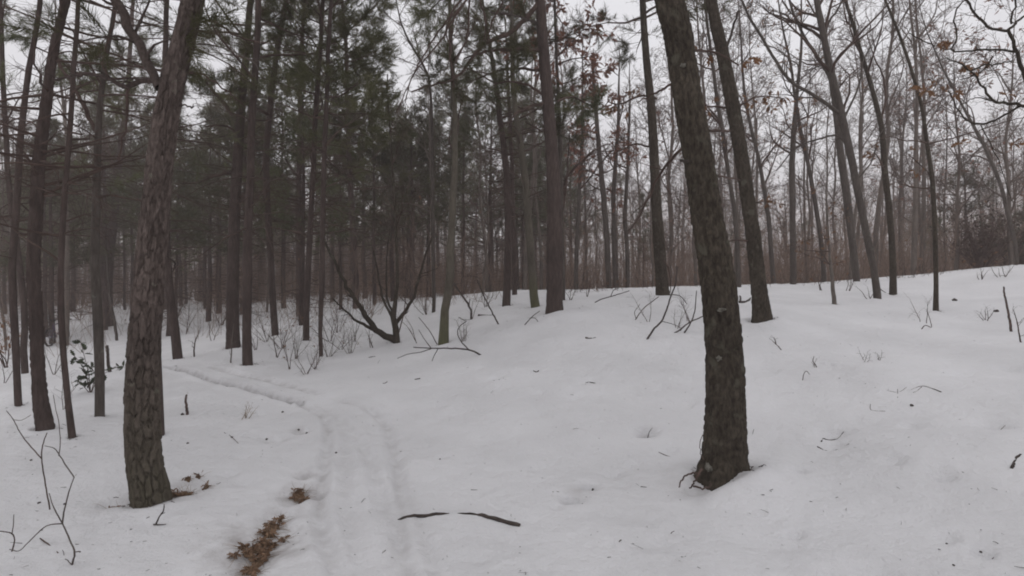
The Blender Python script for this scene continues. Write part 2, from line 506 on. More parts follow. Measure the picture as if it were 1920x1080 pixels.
def voro(u, v, nu, seed):
    """periodic (in u) jittered-cell distances: returns F1, F2, id"""
    iu = np.floor(u); iv = np.floor(v)
    F1 = np.full(u.shape, 9.0); F2 = np.full(u.shape, 9.0); ID = np.zeros(u.shape)
    for du in (-1, 0, 1):
        for dv in (-1, 0, 1):
            cu = iu + du; cv = iv + dv
            m = np.mod(cu, nu)
            su = cu + .15 + .7 * hash2(m, cv, seed); sv = cv + .1 + .8 * hash2(m, cv, seed + 7)
            d = np.hypot(u - su, (v - sv))
            idv = hash2(m, cv, seed + 13)
            closer = d < F1
            F2 = np.where(closer, F1, np.minimum(F2, d))
            ID = np.where(closer, idv, ID)
            F1 = np.where(closer, d, F1)
    return F1, F2, ID


_cache = {}


def _dents():
    if 'd' not in _cache:
        _cache['d'] = [(*on_ground(a, b)[:2], r, d) for a, b, r, d in DENTS]
    return _cache['d']


def _humps():
    if 'h' not in _cache:
        _cache['h'] = [(*on_ground(a, b)[:2], r, d) for a, b, r, d in HUMPS]
    return _cache['h']


def _ruts():
    if 'r' not in _cache:
        out = []
        for path, wd, dep in RUTS:
            g = np.array([on_ground(*p)[:2] for p in path])
            out.append((smooth_curve(np.column_stack([g, np.zeros(len(g))]), 60)[:, :2], wd, dep))
        _cache['r'] = out
    return _cache['r']


def detail(x, y):
    """Wind ripple, dents, humps and ruts added to the smooth snow."""
    r = np.hypot(x, y)
    z = 0.11 * fbm(x / 2.4, y / 2.4, 3, 3) + 0.060 * fbm(x / 0.55, y / 0.55, 9, 3) * np.clip(1.4 - r / 40, 0.2, 1) + 0.026 * fbm(x / 0.16, y / 0.16, 21, 2) * np.clip(1.3 - r / 12, 0, 1)
    z = z + 0.5 * fbm(x / 11, y / 11, 5, 2) * np.clip((r - 30) / 40, 0, 1)
    x = np.asarray(x, float); y = np.asarray(y, float)
    near = r < 16
    if near.any():
        xn, yn = x[near], y[near]
        add = np.zeros(len(xn))
        for cell, sd, keep, dep in ((.55, 51, .62, .040), (.24, 61, .55, .020), (.12, 71, .6, .010)):
            u = xn / cell + .6 * fbm(xn * 1.7, yn * 1.7, sd, 2); v = yn / cell
            F1, F2, ID = voro(u, v, 100000, sd)
            clump = np.clip(2.6 * (fbm(xn / 1.9, yn / 1.9, sd + 4, 2) + .22), 0, 1)
            add -= dep * np.where(ID > keep, (ID - keep) / (1 - keep), 0) * np.exp(-(F1 / .26) ** 2) * clump
        z = z.copy(); z[near] += add
    xlo, xhi, ylo, yhi = x.min(), x.max(), y.min(), y.max()
    for (cx, cy, rad, dep) in _dents():
        if cx < xlo - 4 * rad or cx > xhi + 4 * rad or cy < ylo - 4 * rad or cy > yhi + 4 * rad:
            continue
        c = (cx, cy)
        q = ((x - c[0]) / rad) ** 2 + ((y - c[1]) / (rad * 0.9)) ** 2
        z = z - 1.35 * dep * np.exp(-q * 1.2)
    for (cx, cy, rad, dep) in _humps():
        if cx < xlo - 3 * rad or cx > xhi + 3 * rad or cy < ylo - 3 * rad or cy > yhi + 3 * rad:
            continue
        c = (cx, cy)
        q = ((x - c[0]) / rad) ** 2 + ((y - c[1]) / rad) ** 2
        z = z + dep * np.exp(-q)
    for g, wd, dep in _ruts():
        lo = g.min(0) - .6; hi = g.max(0) + .6
        k = np.where((x > lo[0]) & (x < hi[0]) & (y > lo[1]) & (y < hi[1]))[0]
        if len(k) == 0:
            continue
        best = np.full(len(k), 9.0)
        for a, b in zip(g[:-1], g[1:]):
            ab = b - a
            t = np.clip(((x[k] - a[0]) * ab[0] + (y[k] - a[1]) * ab[1]) / max(ab @ ab, 1e-9), 0, 1)
            best = np.minimum(best, np.hypot(x[k] - a[0] - t * ab[0], y[k] - a[1] - t * ab[1]))
        best = best + 0.02 * fbm(x[k] / .12, y[k] / .12, 33, 2)
        z[k] += -dep * np.exp(-(best / wd) ** 2) + 0.30 * dep * np.exp(-((best - 2.0 * wd) / (0.7 * wd)) ** 2)
    return z


# trunks that stand in the snow get a sunken or banked collar: filled in by trees (x, y, radius, bank)
COLLARS = []


def build_ground():
    half = math.radians(62)
    th_f = np.linspace(-half, half, 560)
    th_b = np.linspace(half, 2 * math.pi - half, 70)[1:-1]
    th = np.concatenate([th_f, th_b])
    rr = np.concatenate([np.geomspace(1.2, 13, 400), np.geomspace(13, 178, 121)[1:]])
    R, TH = np.meshgrid(rr, th, indexing='ij')
    X = (R * np.sin(TH)).ravel(); Y = (R * np.cos(TH)).ravel()
    Z = h_smooth(X, Y) + detail(X, Y)
    for (cx, cy, cr, bank) in COLLARS:
        d = np.hypot(X - cx, Y - cy)
        near = d < cr * 5
        ang = np.arctan2(Y[near] - cy, X[near] - cx)
        dd = d[near] / cr
        Z[near] += bank * np.exp(-((dd - 1.9) / .6) ** 2) * (0.6 + 0.4 * np.sin(ang + cx * 3)) - 0.8 * bank * np.exp(-((dd - 1.05) / .32) ** 2)
    nt = len(th); nr = len(rr)
    V = np.column_stack([X, Y, Z])
    i, j = np.meshgrid(np.arange(nr - 1), np.arange(nt), indexing='ij')
    jn = (j + 1) % nt
    q = np.stack([i * nt + j, (i + 1) * nt + j, (i + 1) * nt + jn, i * nt + jn], -1).reshape(-1, 4)[:, ::-1]
    mb = MB()
    c = len(V)
    V = np.vstack([V, [[0, 0, gz(0, 0)]]])
    t = [(c, (k + 1) % nt, k) for k in range(nt)]
    mb.add(V, q, t)
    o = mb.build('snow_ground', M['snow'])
    darkening = np.zeros(len(V))  # snow turns darker grey-brown along ruts, in dents and patches, round trunk feet
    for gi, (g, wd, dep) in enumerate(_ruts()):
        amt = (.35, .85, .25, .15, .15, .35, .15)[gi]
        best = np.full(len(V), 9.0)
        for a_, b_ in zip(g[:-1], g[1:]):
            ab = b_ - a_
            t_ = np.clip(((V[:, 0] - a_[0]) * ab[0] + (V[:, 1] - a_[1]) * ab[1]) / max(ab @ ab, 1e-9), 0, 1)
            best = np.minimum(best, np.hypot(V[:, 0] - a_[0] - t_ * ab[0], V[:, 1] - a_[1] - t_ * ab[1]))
        darkening = np.maximum(darkening, amt * np.exp(-(best / (wd * 1.1)) ** 2))
    for (px, py, rad, amt) in ((495, 1010, .30, .8), (470, 1045, .2, .7), (562, 918, .16, .8), (345, 918, .16, .6), (575, 884, .09, .7), (530, 955, .13, .5), (520, 815, .12, .45), (565, 799, .10, .6), (215, 945, .12, .4), (540, 985, .12, .4),
                               (1213, 803, .08, .5), (1320, 900, .25, .35), (1090, 917, .10, .35)):
        c_ = on_ground(px, py)
        darkening = np.maximum(darkening, amt * np.exp(-((V[:, 0] - c_[0]) ** 2 + (V[:, 1] - c_[1]) ** 2) / rad ** 2))
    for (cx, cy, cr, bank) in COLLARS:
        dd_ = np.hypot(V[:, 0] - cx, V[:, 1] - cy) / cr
        darkening = np.maximum(darkening, .45 * np.exp(-((dd_ - 1) / .5) ** 2))
    da = o.data.attributes.new('darkening', 'FLOAT', 'POINT')
    da.data.foreach_set('value', darkening.astype(np.float32))
    o['kind'] = 'structure'
    o['label'] = 'snow covered forest floor rising to the right'
    return o


# ------------------------------------------------------------------ growing branches
def grow(start, dirs, lens, r0, P, wander, grav, rs, tip=0.15):
    N = len(start)
    pts = np.zeros((N, P, 3)); pts[:, 0] = start
    d = unit(dirs)
    step = (np.asarray(lens) / (P - 1))[:, None]
    for k in range(1, P):
        d = d + rs.normal(0, wander, (N, 3))
        d[:, 2] += grav
        d = unit(d)
        pts[:, k] = pts[:, k - 1] + d * step
    t = np.linspace(0, 1, P)[None, :]
    rad = np.asarray(r0)[:, None] * (1 - t * (1 - tip))
    return pts, rad


def spawn(pts, rad, C, t0, t1, a0, a1, rs, lens_of, flat=1.0, rmul=0.6):
    N, P, _ = pts.shape
    t = rs.uniform(t0, t1, (N, C)); t[:, -1] = t1
    f = t * (P - 1); i = np.minimum(f.astype(int), P - 2); u = (f - i)[..., None]
    n = np.arange(N)[:, None]
    s = pts[n, i] * (1 - u) + pts[n, i + 1] * u
    tan = unit(pts[n, i + 1] - pts[n, i])
    rr = (rad[n, i] * (1 - u[..., 0]) + rad[n, i + 1] * u[..., 0]) * rmul
    rv = rs.normal(0, 1, (N, C, 3)); rv[..., 2] *= flat
    perp = unit(rv - (rv * tan).sum(-1, keepdims=True) * tan)
    a = rs.uniform(a0, a1, (N, C))[..., None]
    d = np.cos(a) * tan + np.sin(a) * perp
    L = lens_of(t, N, C)
    return s.reshape(-1, 3), d.reshape(-1, 3), L.reshape(-1), rr.reshape(-1)


def needle_template(K, rs, length, width, axis):
    t = rs.uniform(0, 1, K)
    az = rs.uniform(0, 2 * math.pi, K)
    el = np.radians(rs.uniform(28, 72, K)) * (1 - 0.45 * t)
    d = np.column_stack([np.sin(el) * np.cos(az), np.sin(el) * np.sin(az), np.cos(el)])
    base = np.column_stack([np.zeros(K), np.zeros(K), t * axis])
    L = length * rs.uniform(.75, 1.15, K)
    tip = base + d * L[:, None]
    side = unit(np.cross(d, rs.normal(0, 1, (K, 3)))) * width * .5
    return np.stack([base - side, base + side, tip], 1).reshape(-1, 3)      # (3K,3)


def add_tufts(mb, pos, dirs, tmpl, rs, size=(.8, 1.25), matid=0):
    N = len(pos)
    if N == 0:
        return
    z = unit(dirs)
    x = unit(np.cross(z, unit(rs.normal(0, 1, (N, 3)))))
    y = np.cross(z, x)
    s = rs.uniform(size[0], size[1], N)[:, None, None]
    R = np.stack([x, y, z], 1)                    # rows
    v = (tmpl[None] @ R) * s + pos[:, None, :]
    K = tmpl.shape[0]
    t = np.arange(N * K).reshape(-1, 3)
    mb.add(v.reshape(-1, 3), None, t, matid)


_rs0 = np.random.default_rng(5)
TM_NEAR = needle_template(40, _rs0, .125, .0042, .15)
TM_MID = needle_template(26, _rs0, .145, .0075, .18)
TM_FAR = needle_template(14, _rs0, .20, .022, .24)


def oak_leaf():
    half = [(0, 0), (.012, .10), (.06, .16), (.035, .27), (.13, .38), (.055, .50), (.145, .64), (.05, .75), (.07, .88), (0, 1.0)]
    n = len(half)
    v = []
    for k, (w, t) in enumerate(half):
        v += [(-w * 1.7, t, .22 * w * 3 - .25 * (t - .4) ** 2), (0, t, -.25 * (t - .4) ** 2), (w * 1.7, t, .2 * w * 3 - .25 * (t - .4) ** 2)]
    v = np.array(v, float)
    q = []
    for k in range(n - 1):
        q += [(3 * k, 3 * k + 1, 3 * k + 4, 3 * k + 3), (3 * k + 1, 3 * k + 2, 3 * k + 5, 3 * k + 4)]
    return v, np.array(q)


LEAF_V, LEAF_Q = oak_leaf()


def add_leaves(mb, pos, dirs, size, rs, matid=0):
    """dead leaves; dirs = where the leaf tip points"""
    N = len(pos)
    if N == 0:
        return
    y = unit(dirs)
    x = unit(np.cross(y, rs.normal(0, 1, (N, 3))))
    z = np.cross(x, y)
    s = (np.asarray(size) * np.ones(N) * rs.uniform(.7, 1.25, N))[:, None, None]
    R = np.stack([x, y, z], 1)
    lv = LEAF_V.copy()
    v = (lv[None] * np.array([1, 1, 1.0])) @ R * s
    v = v + pos[:, None, :]
    K = len(LEAF_V)
    q = (LEAF_Q[None] + (np.arange(N) * K)[:, None, None]).reshape(-1, 4)
    mb.add(v.reshape(-1, 3), q, None, matid)


# ------------------------------------------------------------------ trunks
def px_trunk(path, D, height, lean_depth=0.0, rs=None):
    """path: [(px,py,width px)] from the base up -> control rows (x,y,z,r) from below the snow to full height."""
    rows = []
    z0 = None
    for (px, py, w) in path:
        p = at(px, py, D)
        if z0 is None:
            z0 = p[2]
        dd = lean_depth * (p[2] - z0)
        p = at(px, py, D + dd)
        rows.append([p[0], p[1], p[2], wid(px, w, D + dd)])
    rows = np.array(rows)
    b = rows[0].copy(); b2 = rows[1]
    down = b.copy(); down[:3] = b[:3] - unit(b2[:3] - b[:3]) * 0.45; down[3] = b[3] * 1.05
    rows = np.vstack([down, rows])
    top = rows[-1]; d = unit(rows[-1][:3] - rows[-2][:3])
    z_top = z0 + height
    if z_top > top[2] + .5:
        n = 5
        r0 = top[3]
        p = top[:3].copy()
        step = (z_top - top[2]) / n
        for k in range(1, n + 1):
            d = unit(d * [.86, .86, 1] + (rs.normal(0, .05, 3) if rs is not None else 0))
            p = p + d * step / max(d[2], .4)
            rows = np.vstack([rows, [*p, max(r0 * (1 - k / n) ** .75, .012)]])
    return rows


def hires_trunk(mb, rows, nside, nring, style, seed, zlimit=None, flare=0.25, lobes=4):
    cc = smooth_curve(rows, 700)
    ss = np.concatenate([[0], np.cumsum(np.linalg.norm(np.diff(cc[:, :3], axis=0), axis=1))])
    sv = min(zlimit or ss[-1] * .4, ss[-1] * .9)
    n1_ = int(nring * .84)
    s_pick = np.concatenate([np.linspace(0, sv, n1_, endpoint=False), np.linspace(sv, ss[-1], nring - n1_)])
    c = np.column_stack([np.interp(s_pick, ss, cc[:, k]) for k in range(4)])
    P = c[:, :3]; r = np.maximum(c[:, 3], .008)
    tan = np.gradient(P, axis=0); k_ = 9
    tan = unit(np.column_stack([np.convolve(np.pad(tan[:, a_], k_ // 2, mode='edge'), np.ones(k_) / k_, 'valid') for a_ in range(3)]))
    s = np.concatenate([[0], np.cumsum(np.linalg.norm(np.diff(P, axis=0), axis=1))])
    th = np.arange(nside) * 2 * math.pi / nside
    n1 = unit(np.cross(np.array([0, 1.0, 0]), tan)); n2 = np.cross(tan, n1)
    S, TH = np.meshgrid(s, th, indexing='ij')
    Rr = np.repeat(r[:, None], nside, 1)
    rm = float(np.median(r[:max(4, nring // 2)]))
    if style == 'plates':
        nu = max(7, int(round(2 * math.pi * rm / .038)))
        wob = .9 * fbm(np.cos(TH) * 1.5 + S * .9, np.sin(TH) * 1.5 + S * .6, seed, 3)
        u = TH / (2 * math.pi) * nu + wob; v = S / .125 + 1.1 * fbm(np.cos(TH) * 3, np.sin(TH) * 3 + S * 3, seed + 3, 2)
        ru = .30 * fbm(np.cos(TH) * 9 + S * 4, np.sin(TH) * 9 + S * 11, seed + 41, 3)
        u = u + ru; v = v + .8 * fbm(np.cos(TH) * 7 + 3, np.sin(TH) * 7 + S * 7, seed + 43, 3)
        F1, F2, ID = voro(u, v, nu, seed)
        e = np.clip((F2 - F1) / .20, 0, 1); e = e * e * (3 - 2 * e)
        e = np.maximum(e, np.clip(2.4 * fbm(np.cos(TH) * 4 + S, np.sin(TH) * 4 + S * 5, seed + 47, 2), 0, .9))
        disp = -.022 * (1 - e) + .009 * (ID - .5) + .006 * fbm(u * 4, v * 6, seed + 5, 3) + .008 * (F1 - .4)
    else:
        nu = max(9, int(round(2 * math.pi * rm / .028)))
        wob = .9 * fbm(np.cos(TH) * 2 + S * 2.2, np.sin(TH) * 2 - S * 1.7, seed, 3)
        u = TH / (2 * math.pi) * nu + wob; v = S / .075
        F1, F2, ID = voro(u, v, nu, seed)
        e = np.clip((F2 - F1) / .4, 0, 1)
        disp = -.010 * (1 - e) + .009 * (ID - .5) + .007 * fbm(u * 1.4, v * 1.2, seed + 5, 3)
    k = np.clip(Rr / rm, .15, 1.1)
    big = .05 * Rr * (fbm(np.cos(TH) * 1.2 + S * .5, np.sin(TH) * 1.2 + 5, seed + 9, 2) * 2)
    hb = np.clip(S - .40, 0, 9)
    fl = flare * np.exp(-hb / .16) * Rr * (0.6 + 0.4 * np.cos(TH * lobes + seed))
    rad = Rr + disp * k + big + fl
    V = P[:, None, :] + (n1[:, None, :] * np.cos(TH)[..., None] + n2[:, None, :] * np.sin(TH)[..., None]) * rad[..., None]
    i, j = np.meshgrid(np.arange(nring - 1), np.arange(nside), indexing='ij'); jn = (j + 1) % nside
    q = np.stack([i * nside + j, i * nside + jn, (i + 1) * nside + jn, (i + 1) * nside + j], -1).reshape(-1, 4)
    mb.add(V.reshape(-1, 3), q)
    mb.tint = np.clip(ID + .35 * fbm(u * 1.5, v * 2, seed + 31, 2), 0, 1).ravel()


def tube_trunk(mb, rows, nring=22, sides=12, seed=0, mat=0):
    c = smooth_curve(rows, nring)
    rs = np.random.default_rng(seed)
    c[1:-1, :2] += rs.normal(0, .10, (nring - 2, 2)) * c[1:-1, 3:4]
    mb.tubes(c[None, :, :3], np.maximum(c[None, :, 3], .006), sides, mat)
    return c


def pine_crown(rows, rs, z_dead, z_live, n_limb, len_max, lod, dead_n=10, el=(-.1, .35), away=None):
    """returns branch MB, needle MB in world coordinates"""
    c = smooth_curve(rows, 60)
    z = c[:, 2]
    top = z[-1]
    zs = z_live + (top - z_live) * np.sort(rs.uniform(0, 1, n_limb)) ** .9
    az = rs.uniform(0, 2 * math.pi, n_limb) if away is None else away + rs.normal(0, 1.0, n_limb)
    s = np.column_stack([np.interp(zs, z, c[:, k]) for k in range(3)])
    rr = np.interp(zs, z, c[:, 3])
    f = (zs - z_live) / max(top - z_live, .1)
    L = len_max * (1 - .78 * f ** 1.3) * rs.uniform(.55, 1.1, n_limb)
    elv = rs.uniform(el[0], el[1], n_limb) + .55 * f
    d = np.column_stack([np.cos(az) * np.cos(elv), np.sin(az) * np.cos(elv), np.sin(elv)])
    br = MB(); nd = MB()
    p1, r1 = grow(s, d, L, np.minimum(rr * .42, .012 + .014 * L), 7, .11, .02, rs)
    br.tubes(p1, r1, 5)
    if lod == 0:
        C2, C3, K = 9, 5, TM_NEAR
    elif lod == 1:
        C2, C3, K = 7, 4, TM_MID
    else:
        C2, C3, K = 6, 0, TM_FAR
    s2, d2, L2, q2 = spawn(p1, r1, C2, .28, 1, .5, 1.15, rs, lambda t, N, C: (L[:, None] * .42 * (1.15 - .7 * t)) * rs.uniform(.6, 1.1, (N, C)), .5)
    p2, r2 = grow(s2, d2, np.maximum(L2, .15), np.maximum(q2 * .7, .004), 4, .14, .05, rs, .3)
    br.tubes(p2, r2, 3)
    if C3:
        s3, d3, L3, q3 = spawn(p2, r2, C3, .35, 1, .3, .9, rs, lambda t, N, C: rs.uniform(.10, .26, (N, C)), .7)
        p3, r3 = grow(s3, d3, L3, np.maximum(q3 * .7, .0028), 3, .12, .08, rs, .5)
        br.tubes(p3, r3, 3)
        add_tufts(nd, p3[:, 1], p3[:, 2] - p3[:, 1], K, rs)
        add_tufts(nd, p2[:, 3], p2[:, 3] - p2[:, 2], K, rs)
        add_tufts(nd, p3[:, 2], p3[:, 2] - p3[:, 1], K, rs)
    else:
        for k in (1, 2, 3):
            pos = p2[:, k] + rs.normal(0, .10, (len(p2), 3))
            dd = p2[:, k] - p2[:, k - 1] + rs.normal(0, .12, (len(p2), 3))
            add_tufts(nd, pos, dd, K, rs, (.8, 1.5))
    if dead_n:
        zs = rs.uniform(z_dead, z_live + .3, dead_n)
        az = rs.uniform(0, 2 * math.pi, dead_n)
        s = np.column_stack([np.interp(zs, z, c[:, k]) for k in range(3)])
        elv = rs.uniform(-.25, .4, dead_n)
        d = np.column_stack([np.cos(az) * np.cos(elv), np.sin(az) * np.cos(elv), np.sin(elv)])
        L = len_max * rs.uniform(.2, .75, dead_n)
        p1, r1 = grow(s, d, L, .006 + .007 * L, 6, .13, -.01, rs)
        br.tubes(p1, r1, 4)
        s2, d2, L2, q2 = spawn(p1, r1, 6, .25, 1, .5, 1.2, rs, lambda t, N, C: L[:, None] * .35 * rs.uniform(.4, 1.1, (N, C)), .6)
        p2, r2 = grow(s2, d2, L2, np.maximum(q2 * .6, .003), 4, .2, -.02, rs, .4)
        br.tubes(p2, r2, 3)
        if lod < 2:
            s3, d3, L3, q3 = spawn(p2, r2, 3, .3, 1, .5, 1.0, rs, lambda t, N, C: rs.uniform(.06, .3, (N, C)), .8)
            p3, r3 = grow(s3, d3, L3, np.maximum(q3 * .6, .002), 3, .2, -.02, rs, .5)
            br.tubes(p3, r3, 3)
    return br, nd


def bare_crown(rows, rs, z_lo, n_limb, len_max, levels=3, up=.75, fine=1.0, droop=0.0, C=(7, 6), rmin=.0035):
    c = smooth_curve(rows, 60)
    z = c[:, 2]; top = z[-1]
    f = np.sort(rs.uniform(0, 1, n_limb)) ** .85
    zs = z_lo + (top - z_lo) * f
    s = np.column_stack([np.interp(zs, z, c[:, k]) for k in range(3)])
    rr = np.interp(zs, z, c[:, 3])
    az = rs.uniform(0, 2 * math.pi, n_limb)
    elv = up + rs.normal(0, .22, n_limb)
    d = np.column_stack([np.cos(az) * np.cos(elv), np.sin(az) * np.cos(elv), np.sin(elv)])
    L = len_max * (1 - .6 * f) * rs.uniform(.55, 1.1, n_limb)
    br = MB()
    p1, r1 = grow(s, d, L, np.minimum(rr * .55, .010 + .014 * L), 8, .17, .035 - droop, rs, .12)
    br.tubes(p1, r1, 5)
    s2, d2, L2, q2 = spawn(p1, r1, C[0], .22, 1, .45, 1.1, rs, lambda t, N, c_: L[:, None] * .45 * (1.2 - .7 * t) * rs.uniform(.5, 1.1, (N, c_)), .8, .7)
    p2, r2 = grow(s2, d2, L2, np.maximum(q2, rmin * 1.5), 6, .20, .03 - droop, rs, .25)
    br.tubes(p2, r2, 3)
    tips = [p2]
    if levels > 2:
        s3, d3, L3, q3 = spawn(p2, r2, C[1], .2, 1, .4, 1.0, rs, lambda t, N, c_: L2[:, None] * .5 * rs.uniform(.35, 1.0, (N, c_)), .9, .7)
        p3, r3 = grow(s3, d3, L3, np.maximum(q3, rmin), 4, .22, .02 - droop, rs, .5)
        br.tubes(p3, r3, 3)
        tips.append(p3)
    return br, tips
# ------------------------------------------------------------------ named trees
def local(mb, base):
    b = np.asarray(base, float)[None]
    mb.V = [v - b for v in mb.V]
    return mb


LIMB_COUNT = 0


def px_limb(tree, base, path, w0, w1, D, rs, depth_drift=0.0, side=0, side_len=.35, needles=None, leaves=None, name='limb', m=None, sub=3, leaf_size=.09):
    """A limb drawn through photo points at distance D, with side twigs, as a part of TREE."""
    n = len(path)
    rows = []
    for k, (px, py) in enumerate(path):
        t = k / (n - 1)
        d = D + depth_drift * t
        rows.append([*at(px, py, d), wid(px, w0 + (w1 - w0) * t, d)])
    rows = np.array(rows)
    P = max(8, 3 * n)
    c = smooth_curve(rows, P)
    c[1:-1, :3] += rs.normal(0, .004 + .12 * c[1:-1, 3:4].mean(), (P - 2, 3))
    mb = MB(); nd = MB()
    mb.tubes(c[None, :, :3], np.maximum(c[None, :, 3], .0025), 7)
    p1 = c[None, :, :3]; r1 = c[None, :, 3]
    if side:
        total = np.linalg.norm(np.diff(c[:, :3], axis=0), axis=1).sum()
        s2, d2, L2, q2 = spawn(p1, r1, side, .12, 1, .5, 1.15, rs, lambda t, N, C: total * side_len * rs.uniform(.35, 1.1, (N, C)), .8)
        p2, r2 = grow(s2, d2, L2, np.maximum(q2 * .7, .0028), 6, .17, .01, rs, .35)
        mb.tubes(p2, r2, 4)
        s3, d3, L3, q3 = spawn(p2, r2, sub, .3, 1, .4, 1.0, rs, lambda t, N, C: L2[:, None] * .45 * rs.uniform(.4, 1.1, (N, C)), .9)
        p3, r3 = grow(s3, d3, L3, np.maximum(q3 * .7, .002), 4, .2, .01, rs, .5)
        mb.tubes(p3, r3, 3)
        if needles is not None:
            s4, d4, L4, q4 = spawn(p3, r3, 2, .3, 1, .3, .9, rs, lambda t, N, C: rs.uniform(.08, .2, (N, C)))
            p4, r4 = grow(s4, d4, L4, np.maximum(q4, .002), 3, .1, .04, rs, .5)
            mb.tubes(p4, r4, 3)
            for pp in (p4, p3):
                add_tufts(nd, pp[:, -2], pp[:, -1] - pp[:, -2], needles, rs)
                add_tufts(nd, pp[:, -1], pp[:, -1] - pp[:, -2], needles, rs)
        if leaves:
            pick = rs.choice(len(p3), min(leaves, len(p3)), replace=False)
            for rep in range(3):
                dd = p3[pick, -1] - p3[pick, -2]
                dd = unit(dd) + rs.normal(0, .6, dd.shape); dd[:, 2] -= .7
                add_leaves(nd, p3[pick, -1], dd, leaf_size, rs)
    o = local(mb, base).build(name, m or M['twig'], tree)
    if nd.n:
        local(nd, base).build('foliage', M['needle'] if needles is not None else M['leaf'], o, smooth=False, kind='stuff')
    return o


TREES = {}


def tree(key, name, label, cat, path, species, height, D=None, lean=0.0, seed=1, bark_m=None, style=None, group=None,
         z_live=None, z_dead=None, limbs=26, len_max=2.2, lod=1, dead=18, up=.75, levels=3, leaves=0, leaf_m='leaf', C=(7, 6), sides=12, flare=.25, bank=.03, el=(-.1, .35), droop=0.0,
         leaf_lo=0.0, leaf_size=.10):
    rs = np.random.default_rng(seed)
    if D is None:
        D = ground_hit(path[0][0], path[0][1])
    rows = px_trunk(path, D, height, lean, rs)
    base = at(path[0][0], path[0][1], D)
    g_z = gz(base[0], base[1])
    rows[0, 2] = min(rows[0, 2], g_z - .45)
    if base[2] > g_z + .02:
        rows[0, :2] = rows[1, :2]
    base[2] = g_z
    t = thing(name, label, cat, base, group)
    mb = MB()
    if style:
        nr, ns = {'A': (460, 130), 'M': (380, 100), 'N': (260, 64), 'B': (260, 60)}.get(key, (200, 48))
        # the part near the eye is dense, the rest follows the same curve
        hires_trunk(mb, rows, ns, nr, style, seed, zlimit=CAM_H + .57 * D - base[2] + .6, flare=flare)
    else:
        tube_trunk(mb, rows, 26, sides, seed)
    bm = bark_m or (M['pine_bark'] if species == 'pine' else M['oak_grey'])
    to = local(mb, base).build('trunk', bm, t)
    ta = to.data.attributes.new('tint', 'FLOAT', 'POINT')
    ta.data.foreach_set('value', (mb.tint if style else np.full(mb.n, .5)).astype(np.float32))
    zb = base[2]
    COLLARS.append((base[0], base[1], wid(path[0][0], path[0][2], D), bank))
    if species == 'pine':
        br, nd = pine_crown(rows, rs, zb + (z_dead if z_dead is not None else 2.2), zb + (z_live if z_live is not None else 5), limbs, len_max, lod, dead, el)
        c = local(br, base).build('crown', M['twig'], t)
        if nd.n:
            local(nd, base).build('needles', M['needle'], c, smooth=False, kind='stuff')
    else:
        br, tips = bare_crown(rows, rs, zb + (z_live if z_live is not None else 3), limbs, len_max, levels, up, C=C, droop=droop)
        c = local(br, base).build('crown', M['twig'], t)
        if leaves:
            nd = MB()
            p = tips[-1].reshape(-1, *tips[-1].shape[1:])
            ok = np.where(p[:, -1, 2] > zb + leaf_lo)[0]
            pick = rs.choice(ok, min(leaves, len(ok)), replace=False)
            for rep in range(2):
                dd = unit(p[pick, -1] - p[pick, -2]) + rs.normal(0, .6, (len(pick), 3)); dd[:, 2] -= .6
                add_leaves(nd, p[pick, -1] + rs.normal(0, .02, (len(pick), 3)), dd, leaf_size, rs)
            local(nd, base).build('dead_leaves', M[leaf_m], c, smooth=False, kind='stuff')
    TREES[key] = (t, base, D, rs, rows)
    return t


# ---- the two near trees that frame the trail
tree('A', 'pine_tree', 'big near pine with thick plated bark, left of the snowy trail', 'tree',
     [(284, 938, 76), (270, 850, 70), (268, 700, 67), (277, 560, 62), (291, 400, 56), (307, 250, 50), (325, 150, 48), (362, 0, 43)],
     'pine', 14, seed=3, bark_m=M['pine_near'], style='plates', z_live=5.2, z_dead=3.6, limbs=30, len_max=3.0, lod=1, dead=6, flare=.04, bank=.02)
t, b, D, rs, rows = TREES['A']
px_limb(t, b, [(300, 165), (287, 140), (266, 90), (245, 55), (222, 10), (190, -60), (150, -160)], 20, 20, D, rs, .3, 6, .3, TM_NEAR, m=M['pine_near'])
px_limb(t, b, [(302, 160), (275, 150), (240, 163), (205, 148), (165, 138), (135, 143), (100, 150)], 14, 5, D + .05, rs, .5, 9, .22, m=M['pine_bark'])
px_limb(t, b, [(240, 163), (236, 180), (236, 235), (222, 300)], 7, 3, D + .25, rs, .3, 4, .25, m=M['twig'])
px_limb(t, b, [(205, 148), (192, 120), (200, 80), (215, 35), (222, -10)], 5, 3, D + .3, rs, .2, 5, .3, m=M['twig'])
px_limb(t, b, [(330, 92), (348, 82), (385, 83), (435, 95), (480, 120)], 5, 2, D - .05, rs, .3, 6, .25, m=M['twig_pale'])
px_limb(t, b, [(336, 198), (350, 198), (363, 199)], 4, 3.4, D, rs, 0, 0, m=M['dead_wood'], name='branch_stub')
px_limb(t, b, [(345, 135), (380, 140), (420, 165), (460, 200)], 6, 2, D, rs, .7, 8, .3, m=M['twig'])
px_limb(t, b, [(365, 30), (410, 45), (450, 70), (500, 80)], 6, 2, D, rs, .8, 8, .3, m=M['twig'])
px_limb(t, b, [(318, 480), (328, 495), (324, 510)], 4, 2, D - .1, rs, 0, 0, m=M['dead_wood'], name='branch_stub')

